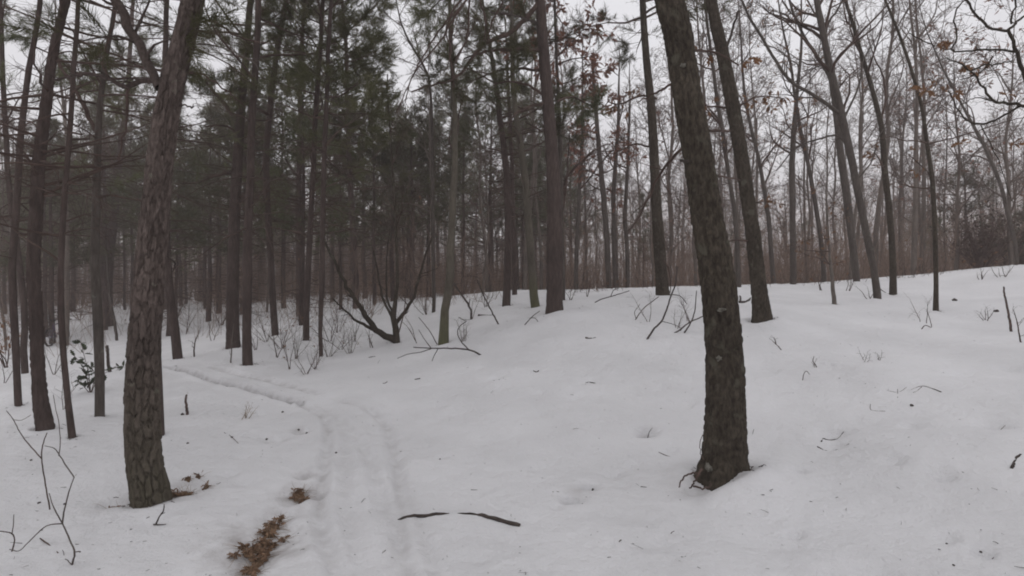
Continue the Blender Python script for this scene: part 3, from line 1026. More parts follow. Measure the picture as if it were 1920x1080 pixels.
tree('M', 'oak_tree', 'big dark oak with lichen spots, nearest trunk right of the trail', 'tree',
     [(1358, 890, 92), (1360, 840, 82), (1360, 700, 74), (1353, 600, 70), (1342, 500, 67), (1324, 400, 61), (1310, 300, 57), (1292, 200, 56), (1276, 100, 55), (1255, 0, 55)],
     'oak', 15, seed=8, bark_m=M['oak_dark'], style='ridges', z_live=5.0, limbs=14, len_max=4.0, flare=.20, bank=.04, up=.6)
t, b, D, rs, rows = TREES['M']
px_limb(t, b, [(1285, 140), (1255, 160), (1225, 175), (1200, 190)], 7, 2, D + .1, rs, .5, 5, .3)
px_limb(t, b, [(1285, 275), (1255, 300), (1230, 340), (1210, 385), (1190, 420)], 7, 2, D + .1, rs, 1.2, 6, .3)
px_limb(t, b, [(1300, 95), (1345, 100), (1385, 122)], 5, 3, D + .1, rs, .5, 4, .3, leaves=5)
px_limb(t, b, [(1330, 245), (1350, 246), (1370, 246)], 6, 3, D + .1, rs, .5, 0)
px_limb(t, b, [(1345, 330), (1365, 333), (1388, 338)], 5, 2, D + .1, rs, .5, 2, .3)

# ---- left stand, near
tree('B', 'pine_tree', 'second pine from the left edge, thick trunk in front of the bicycle', 'tree',
     [(85, 808, 37), (75, 740, 31), (71, 680, 29), (68, 600, 29), (63, 500, 29), (68, 400, 28), (74, 300, 27), (86, 200, 23), (100, 100, 20), (124, 0, 18)],
     'pine', 14, seed=12, style='ridges', bark_m=M['pine_bark'], z_live=4.2, z_dead=2.2, limbs=17, len_max=2.2, lod=0, dead=26)
tree('C', 'pine_tree', 'slim pine at the far left edge with rusty leaves hanging beside it', 'tree',
     [(35, 757, 16), (33, 740, 14), (28, 640, 16), (22, 520, 16), (30, 400, 15), (37, 290, 14), (50, 150, 12), (66, 60, 11), (75, 0, 10)],
     'pine', 11, seed=13, z_live=4.0, z_dead=2.0, limbs=14, len_max=1.9, lod=0, dead=22)
tree('C2', 'pine_tree', 'short visible trunk between the two leftmost pines, standing further back', 'tree',
     [(47, 699, 15), (46, 640, 14), (44, 560, 14), (20, 380, 12), (8, 200, 11), (0, 0, 10)], 'pine', 12, seed=14, z_live=4.0, z_dead=1.8, limbs=14, len_max=2.0, dead=22)
tree('D', 'pine_tree', 'thin leaning pine pole right of the thick leftmost pines', 'tree',
     [(137, 822, 16), (126, 740, 13), (118, 660, 13), (115, 600, 14), (113, 520, 13), (120, 380, 12), (130, 250, 11), (140, 100, 10), (148, 0, 9)],
     'pine', 10, seed=15, z_live=4.2, z_dead=1.7, limbs=12, len_max=1.6, lod=0, dead=26)
tree('E', 'pine_tree', 'straight dark trunk beside the laurel, forking high above', 'tree',
     [(187, 784, 20), (186, 720, 19), (184, 650, 20), (183, 600, 20), (179, 500, 19), (180, 400, 17), (182, 300, 15), (184, 240, 14), (192, 150, 11), (208, 60, 9), (218, 0, 8)],
     'pine', 11, seed=16, bark_m=M['oak_grey'], z_live=4.6, z_dead=2.5, limbs=13, len_max=1.8, lod=0, dead=18)
t, b, D, rs, rows = TREES['E']
px_limb(t, b, [(183, 250), (168, 222), (150, 185), (130, 150), (107, 110), (98, 70)], 9, 6, D, rs, .4, 8, .3)
tree('F', 'pine_tree', 'dark forked trunk just left of the big plated pine', 'tree',
     [(205, 610, 21), (203, 560, 20), (204, 500, 19), (211, 430, 17), (220, 330, 15), (232, 240, 12), (240, 170, 9), (246, 60, 8), (250, 0, 7)],
     'pine', 13, seed=17, z_live=4.5, z_dead=2.4, limbs=15, len_max=2.1, dead=22)
t, b, D, rs, rows = TREES['F']
px_limb(t, b, [(219, 330), (208, 300), (199, 272), (193, 240)], 9, 6, D, rs, .3, 4, .3)
tree('F2', 'dead_sapling', 'thin dark leaning pole by the snow between the left trunks', 'sapling', [(219, 640, 6), (214, 600, 6), (206, 560, 5), (200, 480, 4)], 'bare', 3.2, seed=18,
     z_live=1.6, limbs=6, len_max=.8, levels=2, C=(4, 3), sides=6, bank=0)
tree('A2', 'pine_tree', 'narrow trunk half hidden behind the right side of the plated pine', 'tree',
     [(302, 812, 14), (299, 740, 14), (296, 660, 13), (290, 500, 12), (300, 300, 11), (330, 100, 9), (345, 0, 8)], 'pine', 11, seed=19, z_live=4.8, z_dead=3.2, limbs=20, len_max=1.7, dead=5)
tree('A3', 'pine_tree', 'leaning dark trunk right of the big plated pine, further back', 'tree',
     [(333, 672, 20), (327, 620, 18), (320, 560, 17), (312, 450, 15), (306, 300, 13), (310, 100, 11)], 'pine', 13, seed=20, z_live=4.5, z_dead=2.2, limbs=15, len_max=2.1, dead=22)
tree('G', 'pine_tree', 'thickest dark pine of the group left of centre, broad straight trunk', 'tree',
     [(437, 650, 27), (436, 600, 25), (436, 540, 24), (440, 400, 22), (447, 280, 20), (452, 200, 17), (462, 100, 14), (470, 0, 12)],
     'pine', 15, seed=21, z_live=4.6, z_dead=2.4, limbs=24, len_max=2.7, dead=26, style='ridges', bark_m=M['pine_bark'])
t, b, D, rs, rows = TREES['G']
px_limb(t, b, [(437, 215), (400, 170), (372, 145), (355, 140)], 9, 4, D, rs, -.6, 8, .25, TM_MID)
px_limb(t, b, [(437, 320), (405, 330), (370, 342), (330, 345)], 6, 2, D, rs, -.6, 8, .25)
px_limb(t, b, [(447, 250), (420, 236), (385, 237)], 6, 3, D, rs, -.4, 6, .25)
tree('H', 'pine_tree', 'straight slender pine standing just right of the thick dark pine', 'tree',
     [(466, 684, 21), (464, 620, 18), (463, 560, 18), (466, 400, 16), (470, 280, 15), (475, 200, 14), (485, 0, 12)], 'pine', 13, seed=22, z_live=4.4, z_dead=2.2, limbs=20, len_max=2.2, dead=22)
tree('I', 'pine_tree', 'slender pine leaning right behind the left of centre group', 'tree',
     [(515, 612, 14), (508, 500, 13), (502, 400, 13), (499, 300, 13), (505, 220, 12), (517, 115, 11), (535, 5, 10)], 'pine', 14, seed=23, z_live=5.4, z_dead=2.6, limbs=30, len_max=2.6, dead=22, D=13.5)
tree('J1', 'pine_tree', 'smooth brown pole nearest left of the brushy saplings', 'tree',
     [(573, 640, 13), (575, 580, 13), (578, 500, 12), (583, 400, 11), (590, 250, 10), (600, 100, 9), (606, 0, 8)], 'pine', 13, seed=24, z_live=3.8, z_dead=2.2, limbs=44, len_max=2.6, dead=18)
tree('J2', 'pine_tree', 'thin dark pole right of the smooth brown pole', 'tree',
     [(602, 666, 8), (601, 620, 8), (602, 560, 10), (604, 480, 10), (606, 350, 10), (612, 200, 9), (618, 50, 8)], 'pine', 10.5, seed=25, z_live=3.8, z_dead=2.0, limbs=30, len_max=2.0, dead=22)
tree('J3', 'pine_tree', 'bushy green pine whose crown edges the pale sky gap', 'tree',
     [(668, 560, 12), (664, 480, 12), (660, 400, 11), (655, 300, 10), (650, 150, 8), (648, 60, 7)], 'pine', 13.5, seed=26, z_live=3.4, z_dead=2.0, limbs=60, len_max=2.7, dead=8, D=19, lod=1)
tree('J4', 'pine_tree', 'green pine left of the sky gap behind the brown pole', 'tree',
     [(560, 560, 12), (560, 400, 11), (562, 250, 10), (566, 80, 8)], 'pine', 14.5, seed=27, z_live=3.6, z_dead=2.0, limbs=60, len_max=2.9, dead=8, D=20, lod=1)

# ---- centre
tree('P1', 'pine_tree', 'pine left of the centre trunk, dark straight pole on the snow crest', 'tree',
     [(950, 571, 16), (951, 520, 14), (952, 450, 13), (951, 370, 13), (946, 290, 12), (935, 200, 10), (926, 130, 8)], 'pine', 8.6, seed=28, z_live=3.6, z_dead=2.0, limbs=14, len_max=2.0, dead=22)
tree('P2', 'pine_tree', 'thin dark pole directly right of the pole on the crest', 'tree',
     [(965, 553, 10), (964, 500, 9), (962, 420, 9), (960, 330, 8), (955, 200, 7)], 'pine', 8.8, seed=29, z_live=4.0, z_dead=2.4, limbs=12, len_max=1.9, dead=18)
tree('P3', 'pine_tree', 'mossy footed trunk left of the broad centre pine', 'tree',
     [(1003, 576, 18), (1001, 545, 16), (997, 490, 15), (991, 420, 15), (986, 360, 14), (980, 300, 13), (970, 235, 11), (962, 160, 9)], 'pine', 9.0, seed=30, bark_m=M['mossy'], z_live=3.8, z_dead=2.4,
     limbs=14, len_max=2.0, dead=22)
tree('K', 'pine_tree', 'broad straight centre pine standing on the snow rise', 'tree',
     [(1040, 587, 33), (1040, 560, 31), (1040, 480, 30), (1038, 350, 27), (1032, 250, 24), (1024, 150, 22), (1016, 50, 20), (1013, 0, 18)],
     'pine', 14, seed=31, style='ridges', bark_m=M['pine_bark'], z_live=7.8, z_dead=4.4, limbs=26, len_max=2.2, lod=1, dead=5, flare=.06)
t, b, D, rs, rows = TREES['K']
px_limb(t, b, [(1010, 5), (990, 30), (955, 62), (918, 77), (893, 98), (872, 128), (846, 152), (808, 158), (772, 172)], 10, 3, D, rs, -1.0, 10, .10, TM_MID, sub=2)
px_limb(t, b, [(1018, 95), (975, 93), (940, 92), (905, 98), (870, 110)], 8, 3, D, rs, -.5, 5, .2, TM_MID)
px_limb(t, b, [(1022, 132), (975, 129), (935, 132), (890, 150)], 6, 2, D, rs, .6, 5, .22, TM_MID, sub=2)
px_limb(t, b, [(1026, 182), (990, 160), (955, 153), (925, 160)], 6, 2, D, rs, .3, 5, .22, TM_MID, sub=2)
px_limb(t, b, [(1028, 192), (995, 200), (970, 210), (950, 235)], 6, 2, D, rs, -.4, 8, .25)
px_limb(t, b, [(1012, 45), (985, 35), (960, 28), (920, 23)], 5, 3, D, rs, -.8, 3, .1, m=M['dead_wood'])
px_limb(t, b, [(1033, 255), (1005, 240), (985, 228)], 4, 2, D, rs, .3, 5, .3)
px_limb(t, b, [(1045, 190), (1075, 182), (1110, 200)], 4, 2, D, rs, .6, 6, .3, TM_MID)
# whippy twigs hanging down from a limb above the frame
px_limb(t, b, [(1008, -60), (960, -85), (905, -70), (880, -20)], 9, 6, D, rs, -3.0, 0)
for pth, dr in (([(888, -30), (872, 5), (840, 37), (812, 75), (787, 117), (757, 180), (743, 213)], -.3), ([(888, -20), (853, 33), (830, 70), (807, 100), (773, 143), (760, 193)], -.1),
                ([(884, -20), (880, 7), (876, 67), (862, 100), (853, 122)], .1), ([(896, -40), (900, 0), (911, 43), (908, 75)], .0), ([(905, -50), (942, 0), (923, 40), (914, 75)], .2),
                ([(880, -20), (850, 20), (836, 60), (846, 92), (838, 130)], -.2)):
    px_limb(t, b, pth, 4.4, 1.6, D - 3.0, rs, dr, 5, .28, m=M['twig'], sub=2)
px_limb(t, b, [(882, -25), (850, -10), (820, 5), (800, 30)], 4, 2, D - 3, rs, .5, 8, .3, TM_NEAR, m=M['twig'])

tree('Jm', 'maple_tree', 'crooked pale trunk rising from the snow in the middle', 'tree',
     [(831, 646, 21), (832, 620, 18), (834, 590, 16), (839, 560, 15), (842, 530, 16), (846, 450, 14), (849, 380, 13), (853, 300, 12), (852, 200, 10), (846, 100, 8)], 'bare', 8.5, seed=33,
     bark_m=M['mossy'], z_live=3.2, limbs=12, len_max=2.2)
tree('W', 'birch_tree', 'slender bare tree whose twigs fan out in the pale sky gap', 'tree',
     [(813, 560, 7), (812, 470, 7), (811, 350, 6.5), (810, 235, 6), (804, 145, 5), (788, 113, 4.5), (767, 77, 4), (751, 40, 3), (742, -5, 2)], 'bare', 9.3, seed=34, z_live=6.2, limbs=16, len_max=2.0, D=14,
     sides=7)
# multi-stemmed clump
tree('S0', 'maple_clump', 'multi-stemmed clump with one stem leaning far left over the snow', 'tree',
     [(743, 640, 13), (741, 615, 12), (738, 592, 11), (742, 560, 7), (745, 520, 6), (742, 420, 5), (735, 300, 4)], 'bare', 5.5, seed=35, bark_m=M['oak_dark'], z_live=2.0, limbs=7, len_max=1.2, sides=8)
t, b, D, rs, rows = TREES['S0']
px_limb(t, b, [(742, 638), (725, 630), (705, 618), (690, 598), (672, 572), (652, 540), (630, 495), (600, 440)], 15, 4, D, rs, -.2, 8, .15, name='stem', m=M['oak_dark'])
px_limb(t, b, [(700, 618), (682, 608), (664, 598), (645, 580), (624, 560)], 7, 2.5, D, rs, -.2, 6, .25, name='stem', m=M['oak_dark'])
px_limb(t, b, [(739, 600), (727, 580), (717, 557), (712, 530), (700, 470)], 6, 2.5, D, rs, .3, 4, .2, name='stem', m=M['oak_dark'])
px_limb(t, b, [(740, 600), (733, 580), (727, 560), (724, 520), (728, 450)], 6, 2, D, rs, .4, 4, .2, name='stem', m=M['oak_dark'])
px_limb(t, b, [(741, 608), (756, 588), (768, 572), (778, 550), (785, 524), (797, 480), (810, 446)], 8, 3, D, rs, .1, 5, .2, name='stem', m=M['oak_dark'])
px_limb(t, b, [(745, 635), (752, 610), (757, 590), (760, 560)], 3, 1.5, D, rs, -.1, 3, .2, name='stem', m=M['twig'])

tree('V1', 'oak_tree', 'thin oak with rusty leaves right behind the centre pine', 'tree',
     [(1056, 545, 9), (1054, 450, 8), (1052, 350, 8), (1048, 200, 7), (1043, 100, 6), (1040, 0, 5)], 'bare', 9.5, seed=36, z_live=4.6, limbs=18, len_max=1.6, D=13, leaves=520, leaf_m='leaf_red', sides=7, up=.3, leaf_size=.17)
t, b, D, rs, rows = TREES['V1']
px_limb(t, b, [(1053, 390), (1058, 350), (1068, 325), (1095, 300), (1115, 282), (1140, 270)], 7, 2, D, rs, .4, 8, .3)
px_limb(t, b, [(1054, 400), (1062, 345), (1065, 300), (1068, 250)], 6, 2, D, rs, .4, 6, .3)
tree('L', 'pine_tree', 'straight trunk on the crest between the centre pine and the big oak', 'tree',
     [(1243, 555, 27), (1241, 530, 24), (1237, 470, 22), (1232, 400, 20), (1227, 300, 18), (1221, 200, 16), (1211, 100, 14), (1205, 0, 12)], 'pine', 12, seed=37, z_live=6.0, z_dead=4.2, limbs=28, len_max=2.0,
     dead=5, style='ridges', bark_m=M['oak_dark'], flare=.05)
t, b, D, rs, rows = TREES['L']
px_limb(t, b, [(1231, 270), (1215, 275), (1190, 270), (1150, 290)], 5, 2, D, rs, .4, 8, .3)
px_limb(t, b, [(1232, 185), (1200, 180), (1165, 195), (1140, 190)], 5, 2, D, rs, .4, 10, .3, leaves=24, leaf_size=.13)
px_limb(t, b, [(1238, 480), (1252, 500), (1258, 530), (1256, 550)], 3, 1.5, D - .1, rs, 0, 3, .2)
tree('V2', 'oak_tree', 'far oak holding red brown leaves between the crest trunks', 'tree',
     [(1142, 537, 11), (1138, 450, 11), (1132, 370, 11), (1125, 300, 9), (1118, 220, 8), (1112, 140, 6)], 'bare', 8.5, seed=38, z_live=2.4, limbs=16, len_max=2.0, D=19, leaves=460, leaf_m='leaf_red', up=.35, leaf_size=.20,
     bark_m=M['oak_grey'])
tree('V3', 'oak_tree', 'twin trunk right beside the far red-leaved oak', 'tree',
     [(1155, 537, 11), (1152, 460, 10), (1150, 380, 9), (1158, 250, 7)], 'bare', 9, seed=39, z_live=3.5, limbs=14, len_max=2.2, D=20)
tree('V4', 'oak_tree', 'slim grey trunk with side branch, right of the twin crest trunks', 'tree',
     [(1177, 533, 8), (1176, 470, 8), (1172, 400, 8), (1178, 300, 6)], 'bare', 8.5, seed=40, z_live=3.0, limbs=12, len_max=2.2, D=20)
t, b, D, rs, rows = TREES['V4']
px_limb(t, b, [(1175, 440), (1195, 410), (1212, 375), (1224, 345)], 5, 2.5, D, rs, .3, 5, .25)
tree('V5', 'oak_tree', 'thin trunk at the foot of the crest right of the centre pine', 'tree',
     [(1080, 543, 9), (1081, 480, 8), (1085, 380, 7), (1092, 250, 6)], 'bare', 9, seed=41, z_live=3.0, limbs=12, len_max=2.2, D=19)

# ---- right
tree('N', 'oak_tree', 'dark oak with flared base, second trunk right of the trail', 'tree',
     [(1430, 608, 40), (1428, 580, 36), (1422, 530, 31), (1412, 440, 29), (1406, 400, 28), (1391, 300, 27), (1374, 200, 27), (1355, 100, 25), (1334, 0, 21)], 'oak', 13, seed=42, bark_m=M['oak_dark'], style='ridges',
     z_live=5.4, limbs=14, len_max=3.0, flare=.35, bank=.05)
t, b, D, rs, rows = TREES['N']
px_limb(t, b, [(1362, 90), (1370, 68), (1376, 45), (1385, 20)], 6, 4, D, rs, -.1, 0, name='branch_stub', m=M['dead_wood'])
px_limb(t, b, [(1372, 205), (1345, 200), (1322, 198), (1300, 180)], 5, 2, D, rs, .3, 4, .3, leaves=8)
px_limb(t, b, [(1385, 200), (1410, 185), (1440, 180), (1470, 186)], 4, 2, D, rs, .2, 10, .25, leaves=34, leaf_size=.085)
px_limb(t, b, [(1375, 245), (1355, 246), (1335, 247)], 5, 2, D, rs, -.1, 0)
px_limb(t, b, [(1392, 375), (1425, 380), (1450, 376)], 4, 1.5, D, rs, .1, 4, .3, leaves=6, leaf_size=.1)
px_limb(t, b, [(1404, 452), (1385, 450), (1368, 452)], 4, 2, D, rs, -.1, 0)
tree('N2', 'oak_tree', 'thin dark trunk seen between the two dark oaks', 'tree',
     [(1385, 531, 10), (1383, 470, 9), (1378, 400, 9), (1370, 350, 8), (1358, 270, 8), (1340, 150, 7)], 'bare', 10.5, seed=43, z_live=3.2, limbs=16, len_max=2.4, D=14.5, leaves=40)
tree('N3', 'oak_tree', 'slim grey tree leaning left behind the second dark oak', 'tree',
     [(1450, 528, 10), (1447, 490, 9), (1441, 410, 9), (1432, 350, 8), (1423, 300, 7), (1400, 200, 6)], 'bare', 11, seed=44, z_live=3.2, limbs=16, len_max=2.8, D=19, leaves=70, leaf_size=.13)
tree('O', 'oak_tree', 'forked grey oak with spreading upper limbs, right of the two dark oaks', 'tree',
     [(1645, 559, 17), (1643, 530, 14), (1638, 500, 14), (1630, 465, 15), (1617, 400, 15), (1602, 325, 15), (1587, 255, 16), (1572, 190, 16), (1553, 110, 14), (1535, 20, 12)], 'bare', 13.5, seed=45, z_live=4.2, limbs=18,
     len_max=3.4, C=(8, 7), leaves=50)
t, b, D, rs, rows = TREES['O']
px_limb(t, b, [(1578, 215), (1550, 195), (1520, 175), (1480, 150), (1440, 90), (1400, 20), (1380, -40)], 9, 4, D, rs, -.6, 12, .25, m=M['oak_grey'])
px_limb(t, b, [(1566, 160), (1540, 120), (1515, 80), (1490, 30), (1470, -30)], 8, 4, D, rs, .5, 12, .25, m=M['oak_grey'])
px_limb(t, b, [(1592, 275), (1570, 255), (1535, 260), (1490, 280), (1455, 320)], 6, 2, D, rs, .4, 10, .25, m=M['oak_grey'])
px_limb(t, b, [(1545, 75), (1555, 40), (1575, 10), (1590, -40)], 6, 3, D, rs, .2, 8, .3, m=M['oak_grey'])
px_limb(t, b, [(1580, 230), (1610, 160), (1620, 110), (1650, 60)], 5, 2, D, rs, .6, 8, .3, m=M['oak_grey'])
px_limb(t, b, [(1605, 340), (1635, 300), (1650, 250), (1690, 220)], 4, 1.5, D, rs, .6, 8, .3, m=M['oak_grey'])
tree('O2', 'oak_tree', 'grey trunk close behind and left of the forked oak', 'tree',
     [(1607, 528, 14), (1603, 490, 14), (1598, 450, 15), (1588, 370, 16), (1578, 300, 15), (1566, 200, 12), (1545, 60, 9)], 'bare', 12.5, seed=46, z_live=4.2, limbs=16, len_max=3.2, D=15, C=(8, 7), leaves=60)
tree('P', 'oak_tree', 'dark slender tree bending left, first trunk right of the forked oak', 'tree',
     [(1675, 551, 16), (1675, 520, 14), (1673, 460, 13), (1668, 400, 13), (1658, 310, 13), (1650, 225, 11), (1630, 150, 9), (1612, 90, 8), (1595, 30, 7)], 'bare', 11, seed=47, z_live=4.4, limbs=14, len_max=2.6,
     bark_m=M['oak_dark'])
t, b, D, rs, rows = TREES['P']
px_limb(t, b, [(1653, 220), (1660, 190), (1655, 140), (1640, 110), (1625, 60)], 5, 2, D, rs, .2, 8, .25)
px_limb(t, b, [(1655, 240), (1675, 200), (1690, 170), (1715, 140)], 3, 1.5, D, rs, .2, 6, .3)
px_limb(t, b, [(1662, 330), (1650, 300), (1640, 285)], 4, 2, D, rs, -.2, 6, .5, leaves=12, leaf_size=.13)
tree('Q', 'oak_tree', 'thinnest dark sapling pole on the right, leaning left as it rises', 'tree',
     [(1755, 582, 13), (1755, 550, 10), (1754, 500, 10), (1753, 430, 10), (1750, 360, 10), (1742, 295, 9), (1733, 235, 8), (1727, 195, 7.5), (1712, 140, 7), (1690, 75, 6), (1660, 0, 5)], 'bare', 7.2, seed=48, z_live=6.0,
     limbs=7, len_max=1.2, sides=9, bark_m=M['oak_dark'])
t, b, D, rs, rows = TREES['Q']
px_limb(t, b, [(1741, 270), (1725, 266), (1690, 262), (1665, 257), (1625, 268)], 3.5, 1.5, D, rs, -.2, 7, .2)
px_limb(t, b, [(1742, 270), (1770, 263), (1800, 255), (1835, 245), (1880, 230), (1930, 218)], 4, 2, D, rs, -.3, 9, .15)
px_limb(t, b, [(1750, 352), (1720, 352), (1690, 345)], 3.5, 1.5, D, rs, .2, 5, .25)
px_limb(t, b, [(1750, 340), (1735, 318), (1715, 300), (1704, 288)], 3, 1.5, D, rs, .1, 6, .25, leaves=5, leaf_size=.09)
px_limb(t, b, [(1728, 195), (1745, 190), (1762, 180), (1775, 165)], 3, 1.5, D, rs, -.1, 3, .3)
tree('S', 'oak_tree', 'grey trunk clothed in hanging rusty leaves right of the dark oaks', 'tree',
     [(1487, 531, 13), (1487, 480, 12), (1486, 420, 12), (1485, 350, 12), (1486, 280, 11), (1492, 200, 8), (1500, 120, 6)], 'bare', 9.5, seed=49, z_live=3.6, limbs=16, len_max=1.9, D=15.5, leaves=240, up=.35)
tree('S2', 'oak_tree', 'slim dark trunk leaning left beside the rusty leaved trunk', 'tree',
     [(1545, 530, 10), (1540, 460, 9), (1532, 400, 9), (1520, 330, 8), (1505, 260, 8), (1490, 180, 6)], 'bare', 10, seed=50, z_live=3.4, limbs=16, len_max=2.4, D=16, leaves=30)
tree('R', 'beech_sapling', 'small sapling with tan leaves on the crest before the brush', 'sapling',
     [(1565, 569, 9), (1562, 545, 8), (1560, 520, 7), (1556, 480, 5), (1553, 430, 3)], 'bare', 2.3, seed=51, z_live=.55, limbs=12, len_max=.8, leaves=60, sides=8, bark_m=M['twig_pale'], up=.4, levels=3, C=(5, 3), leaf_size=.07)
tree('U', 'oak_tree', 'far leaning grey tree near the right edge', 'tree',
     [(1905, 470, 9), (1890, 400, 9), (1870, 330, 8), (1850, 285, 8), (1830, 245, 7), (1800, 190, 5)], 'bare', 8.5, seed=52, z_live=2.6, limbs=16, len_max=2.4, D=17)

# ---- oak outside the right edge whose crooked limbs reach into the frame
rs = np.random.default_rng(77)
Dz = 5.6
ob = at(2230, 760, Dz)
ob[2] = gz(ob[0], ob[1])
zt = thing('oak_tree', 'crooked oak limbs with few brown leaf clusters at the top right corner', 'tree', ob)
rows = np.array([[ob[0], ob[1], ob[2] - .4, .17], [ob[0], ob[1], ob[2], .16], [ob[0] - .05, ob[1], ob[2] + 1.2, .14], [ob[0] - .2, ob[1], ob[2] + 2.4, .13], [ob[0] - .3, ob[1] + .2, ob[2] + 4, .11],
                 [ob[0] - .2, ob[1] + .3, ob[2] + 6, .08], [ob[0], ob[1] + .3, ob[2] + 8.5, .03]])
mb = MB(); tube_trunk(mb, rows, 24, 14, 3); local(mb, ob).build('trunk', M['oak_dark'], zt)
br, tips = bare_crown(rows, rs, ob[2] + 4.5, 12, 2.6, 3)
local(br, ob).build('crown', M['twig'], zt)
COLLARS.append((ob[0], ob[1], .16, .03))
OK_ = M['oak_dark']
px_limb(zt, ob, [(2215, 300), (2120, 270), (2020, 240), (1955, 200)], 26, 12, Dz, rs, 0, 0, m=OK_)
px_limb(zt, ob, [(1960, 203), (1935, 175), (1915, 130), (1905, 95), (1890, 55)], 12, 7, Dz, rs, 0, 0, m=OK_)
px_limb(zt, ob, [(1892, 57), (1875, 57), (1850, 48), (1832, 30), (1818, 8), (1800, -30)], 7, 4.5, Dz, rs, 0, 7, .2, m=OK_)
px_limb(zt, ob, [(1888, 58), (1905, 42), (1930, 25)], 7, 5, Dz, rs, .1, 3, .3, m=OK_)
px_limb(zt, ob, [(1897, 45), (1898, 25), (1905, 5), (1900, -40)], 5, 4, Dz, rs, -.1, 4, .3, m=OK_)
px_limb(zt, ob, [(1905, 97), (1880, 94), (1850, 94), (1820, 95), (1795, 97), (1780, 92), (1765, 90), (1735, 78), (1705, 62)], 6, 2, Dz, rs, .2, 12, .15, m=OK_)
px_limb(zt, ob, [(1783, 93), (1795, 70), (1788, 40), (1795, 15), (1815, -5)], 4, 3, Dz, rs, .1, 5, .25, m=OK_)
px_limb(zt, ob, [(2210, 380), (2100, 310), (2010, 245), (1950, 205)], 20, 9, Dz, rs, 0, 0, m=OK_)
px_limb(zt, ob, [(1955, 208), (1920, 198), (1890, 193), (1865, 192), (1852, 175), (1840, 160), (1822, 135), (1800, 120), (1775, 108)], 9, 2.5, Dz, rs, -.1, 14, .12, m=OK_)
px_limb(zt, ob, [(1820, 134), (1845, 122), (1870, 120), (1897, 114)], 4.5, 3, Dz, rs, 0, 5, .2, m=OK_)
px_limb(zt, ob, [(1916, 198), (1895, 210), (1872, 222), (1850, 230), (1832, 232), (1815, 226), (1800, 212), (1785, 185), (1778, 165)], 6, 2.5, Dz, rs, .1, 12, .12, m=OK_)
px_limb(zt, ob, [(1862, 105), (1850, 125), (1830, 140), (1800, 150)], 4, 2, Dz, rs, .1, 6, .25, m=OK_)
px_limb(zt, ob, [(1862, 190), (1835, 183), (1815, 190), (1800, 195)], 3, 1.5, Dz, rs, .1, 6, .25, m=OK_)
px_limb(zt, ob, [(1838, 232), (1870, 300), (1895, 370)], 2.5, 1.5, Dz + .1, rs, .3, 6, .2, m=OK_)
for k, (px, py, nl, sz) in enumerate([(1773, 78, 16, .075), (1808, 122, 11, .07), (1848, 116, 6, .06), (1713, 163, 7, .06), (1738, 170, 12, .065), (1750, 150, 6, .06), (1776, 163, 8, .06), (1792, 173, 8, .065),
                                      (1895, 179, 5, .06), (1805, 266, 9, .065), (1901, 268, 9, .07), (1828, 132, 4, .05)]):
    mb = MB()
    c = at(px, py, Dz + rs.uniform(-.05, .1))
    pos = c + rs.normal(0, .015, (nl, 3))
    dd = rs.normal(0, .7, (nl, 3)); dd[:, 2] -= .55
    add_leaves(mb, pos, dd, sz * 1.25, rs)
    st = np.stack([np.linspace(c + np.array([rs.uniform(-.04, .04), .02, .10]), c, 4)])
    mb.tubes(st, np.full((1, 4), .0025), 3, mat=1)
    local(mb, ob).build('leaf_cluster', [M['leaf'], M['twig']], zt, smooth=False)


def bark_patch(tr, px, py, wpx, hpx, m, name):
    """a raised lichen crust on the camera side of a trunk"""
    t, base, D, rs, rows = TREES[tr]
    c = smooth_curve(rows, 300)
    z = at(px, py, D)[2]
    i = int(np.argmin(np.abs(c[:, 2] - z)))
    cx, cy, cz, cr = c[i]
    lat = at(px, py, D - cr)[0] - cx
    a0 = math.asin(max(-.9, min(.9, lat / cr)))
    W = wpx * D / F; H = hpx * D / F
    n = 16
    V = [(a0, 0.0, .016)]
    for ring, off in ((.55, .014), (1.0, .002)):
        for k in range(n):
            th = 2 * math.pi * k / n
            jr = ring * (1 + rs.uniform(-.45, .45))
            V.append((a0 + .5 * W / cr * jr * math.cos(th), .5 * H * jr * math.sin(th), off))
    P = np.array([[cx + (cr + o) * math.sin(a), cy - (cr + o) * math.cos(a), cz + dz] for a, dz, o in V])
    tri = [(0, 1 + k, 1 + (k + 1) % n) for k in range(n)]
    q = [(1 + k, 1 + n + k, 1 + n + (k + 1) % n, 1 + (k + 1) % n) for k in range(n)]
    mb = MB(); mb.add(P, q, tri)
    local(mb, base).build(name, M[m], t)


for (px, py, w, h) in ((1353, 579, 14, 8), (1281, 131, 9, 8), (1351, 668, 11, 9), (1330, 868, 15, 18)):
    bark_patch('M', px, py, w, h, 'lichen', 'lichen_patch')
px_limb(*TREES['M'][:2], [(1290, 300), (1283, 303), (1276, 300)], 7, 5, TREES['M'][2] - .1, TREES['M'][3], 0, 0, m=M['dead_wood'], name='branch_stub')
# ------------------------------------------------------------------ snow ground (after the trunks, whose collars shape it)
ground = build_ground()

# ------------------------------------------------------------------ background trees: variants copied one by one
def trunk_rows(H, r0, rs, lean=.03, n=9):
    z = np.linspace(-.5, H, n)
    x = np.cumsum(rs.normal(0, lean, n)) * H / 9; y = np.cumsum(rs.normal(0, lean, n)) * H / 9
    r = r0 * np.clip(1 - np.clip(z, 0, H) / H, 0.02, 1) ** .8
    return np.column_stack([x - x[0], y - y[0], z, np.maximum(r, .01)])


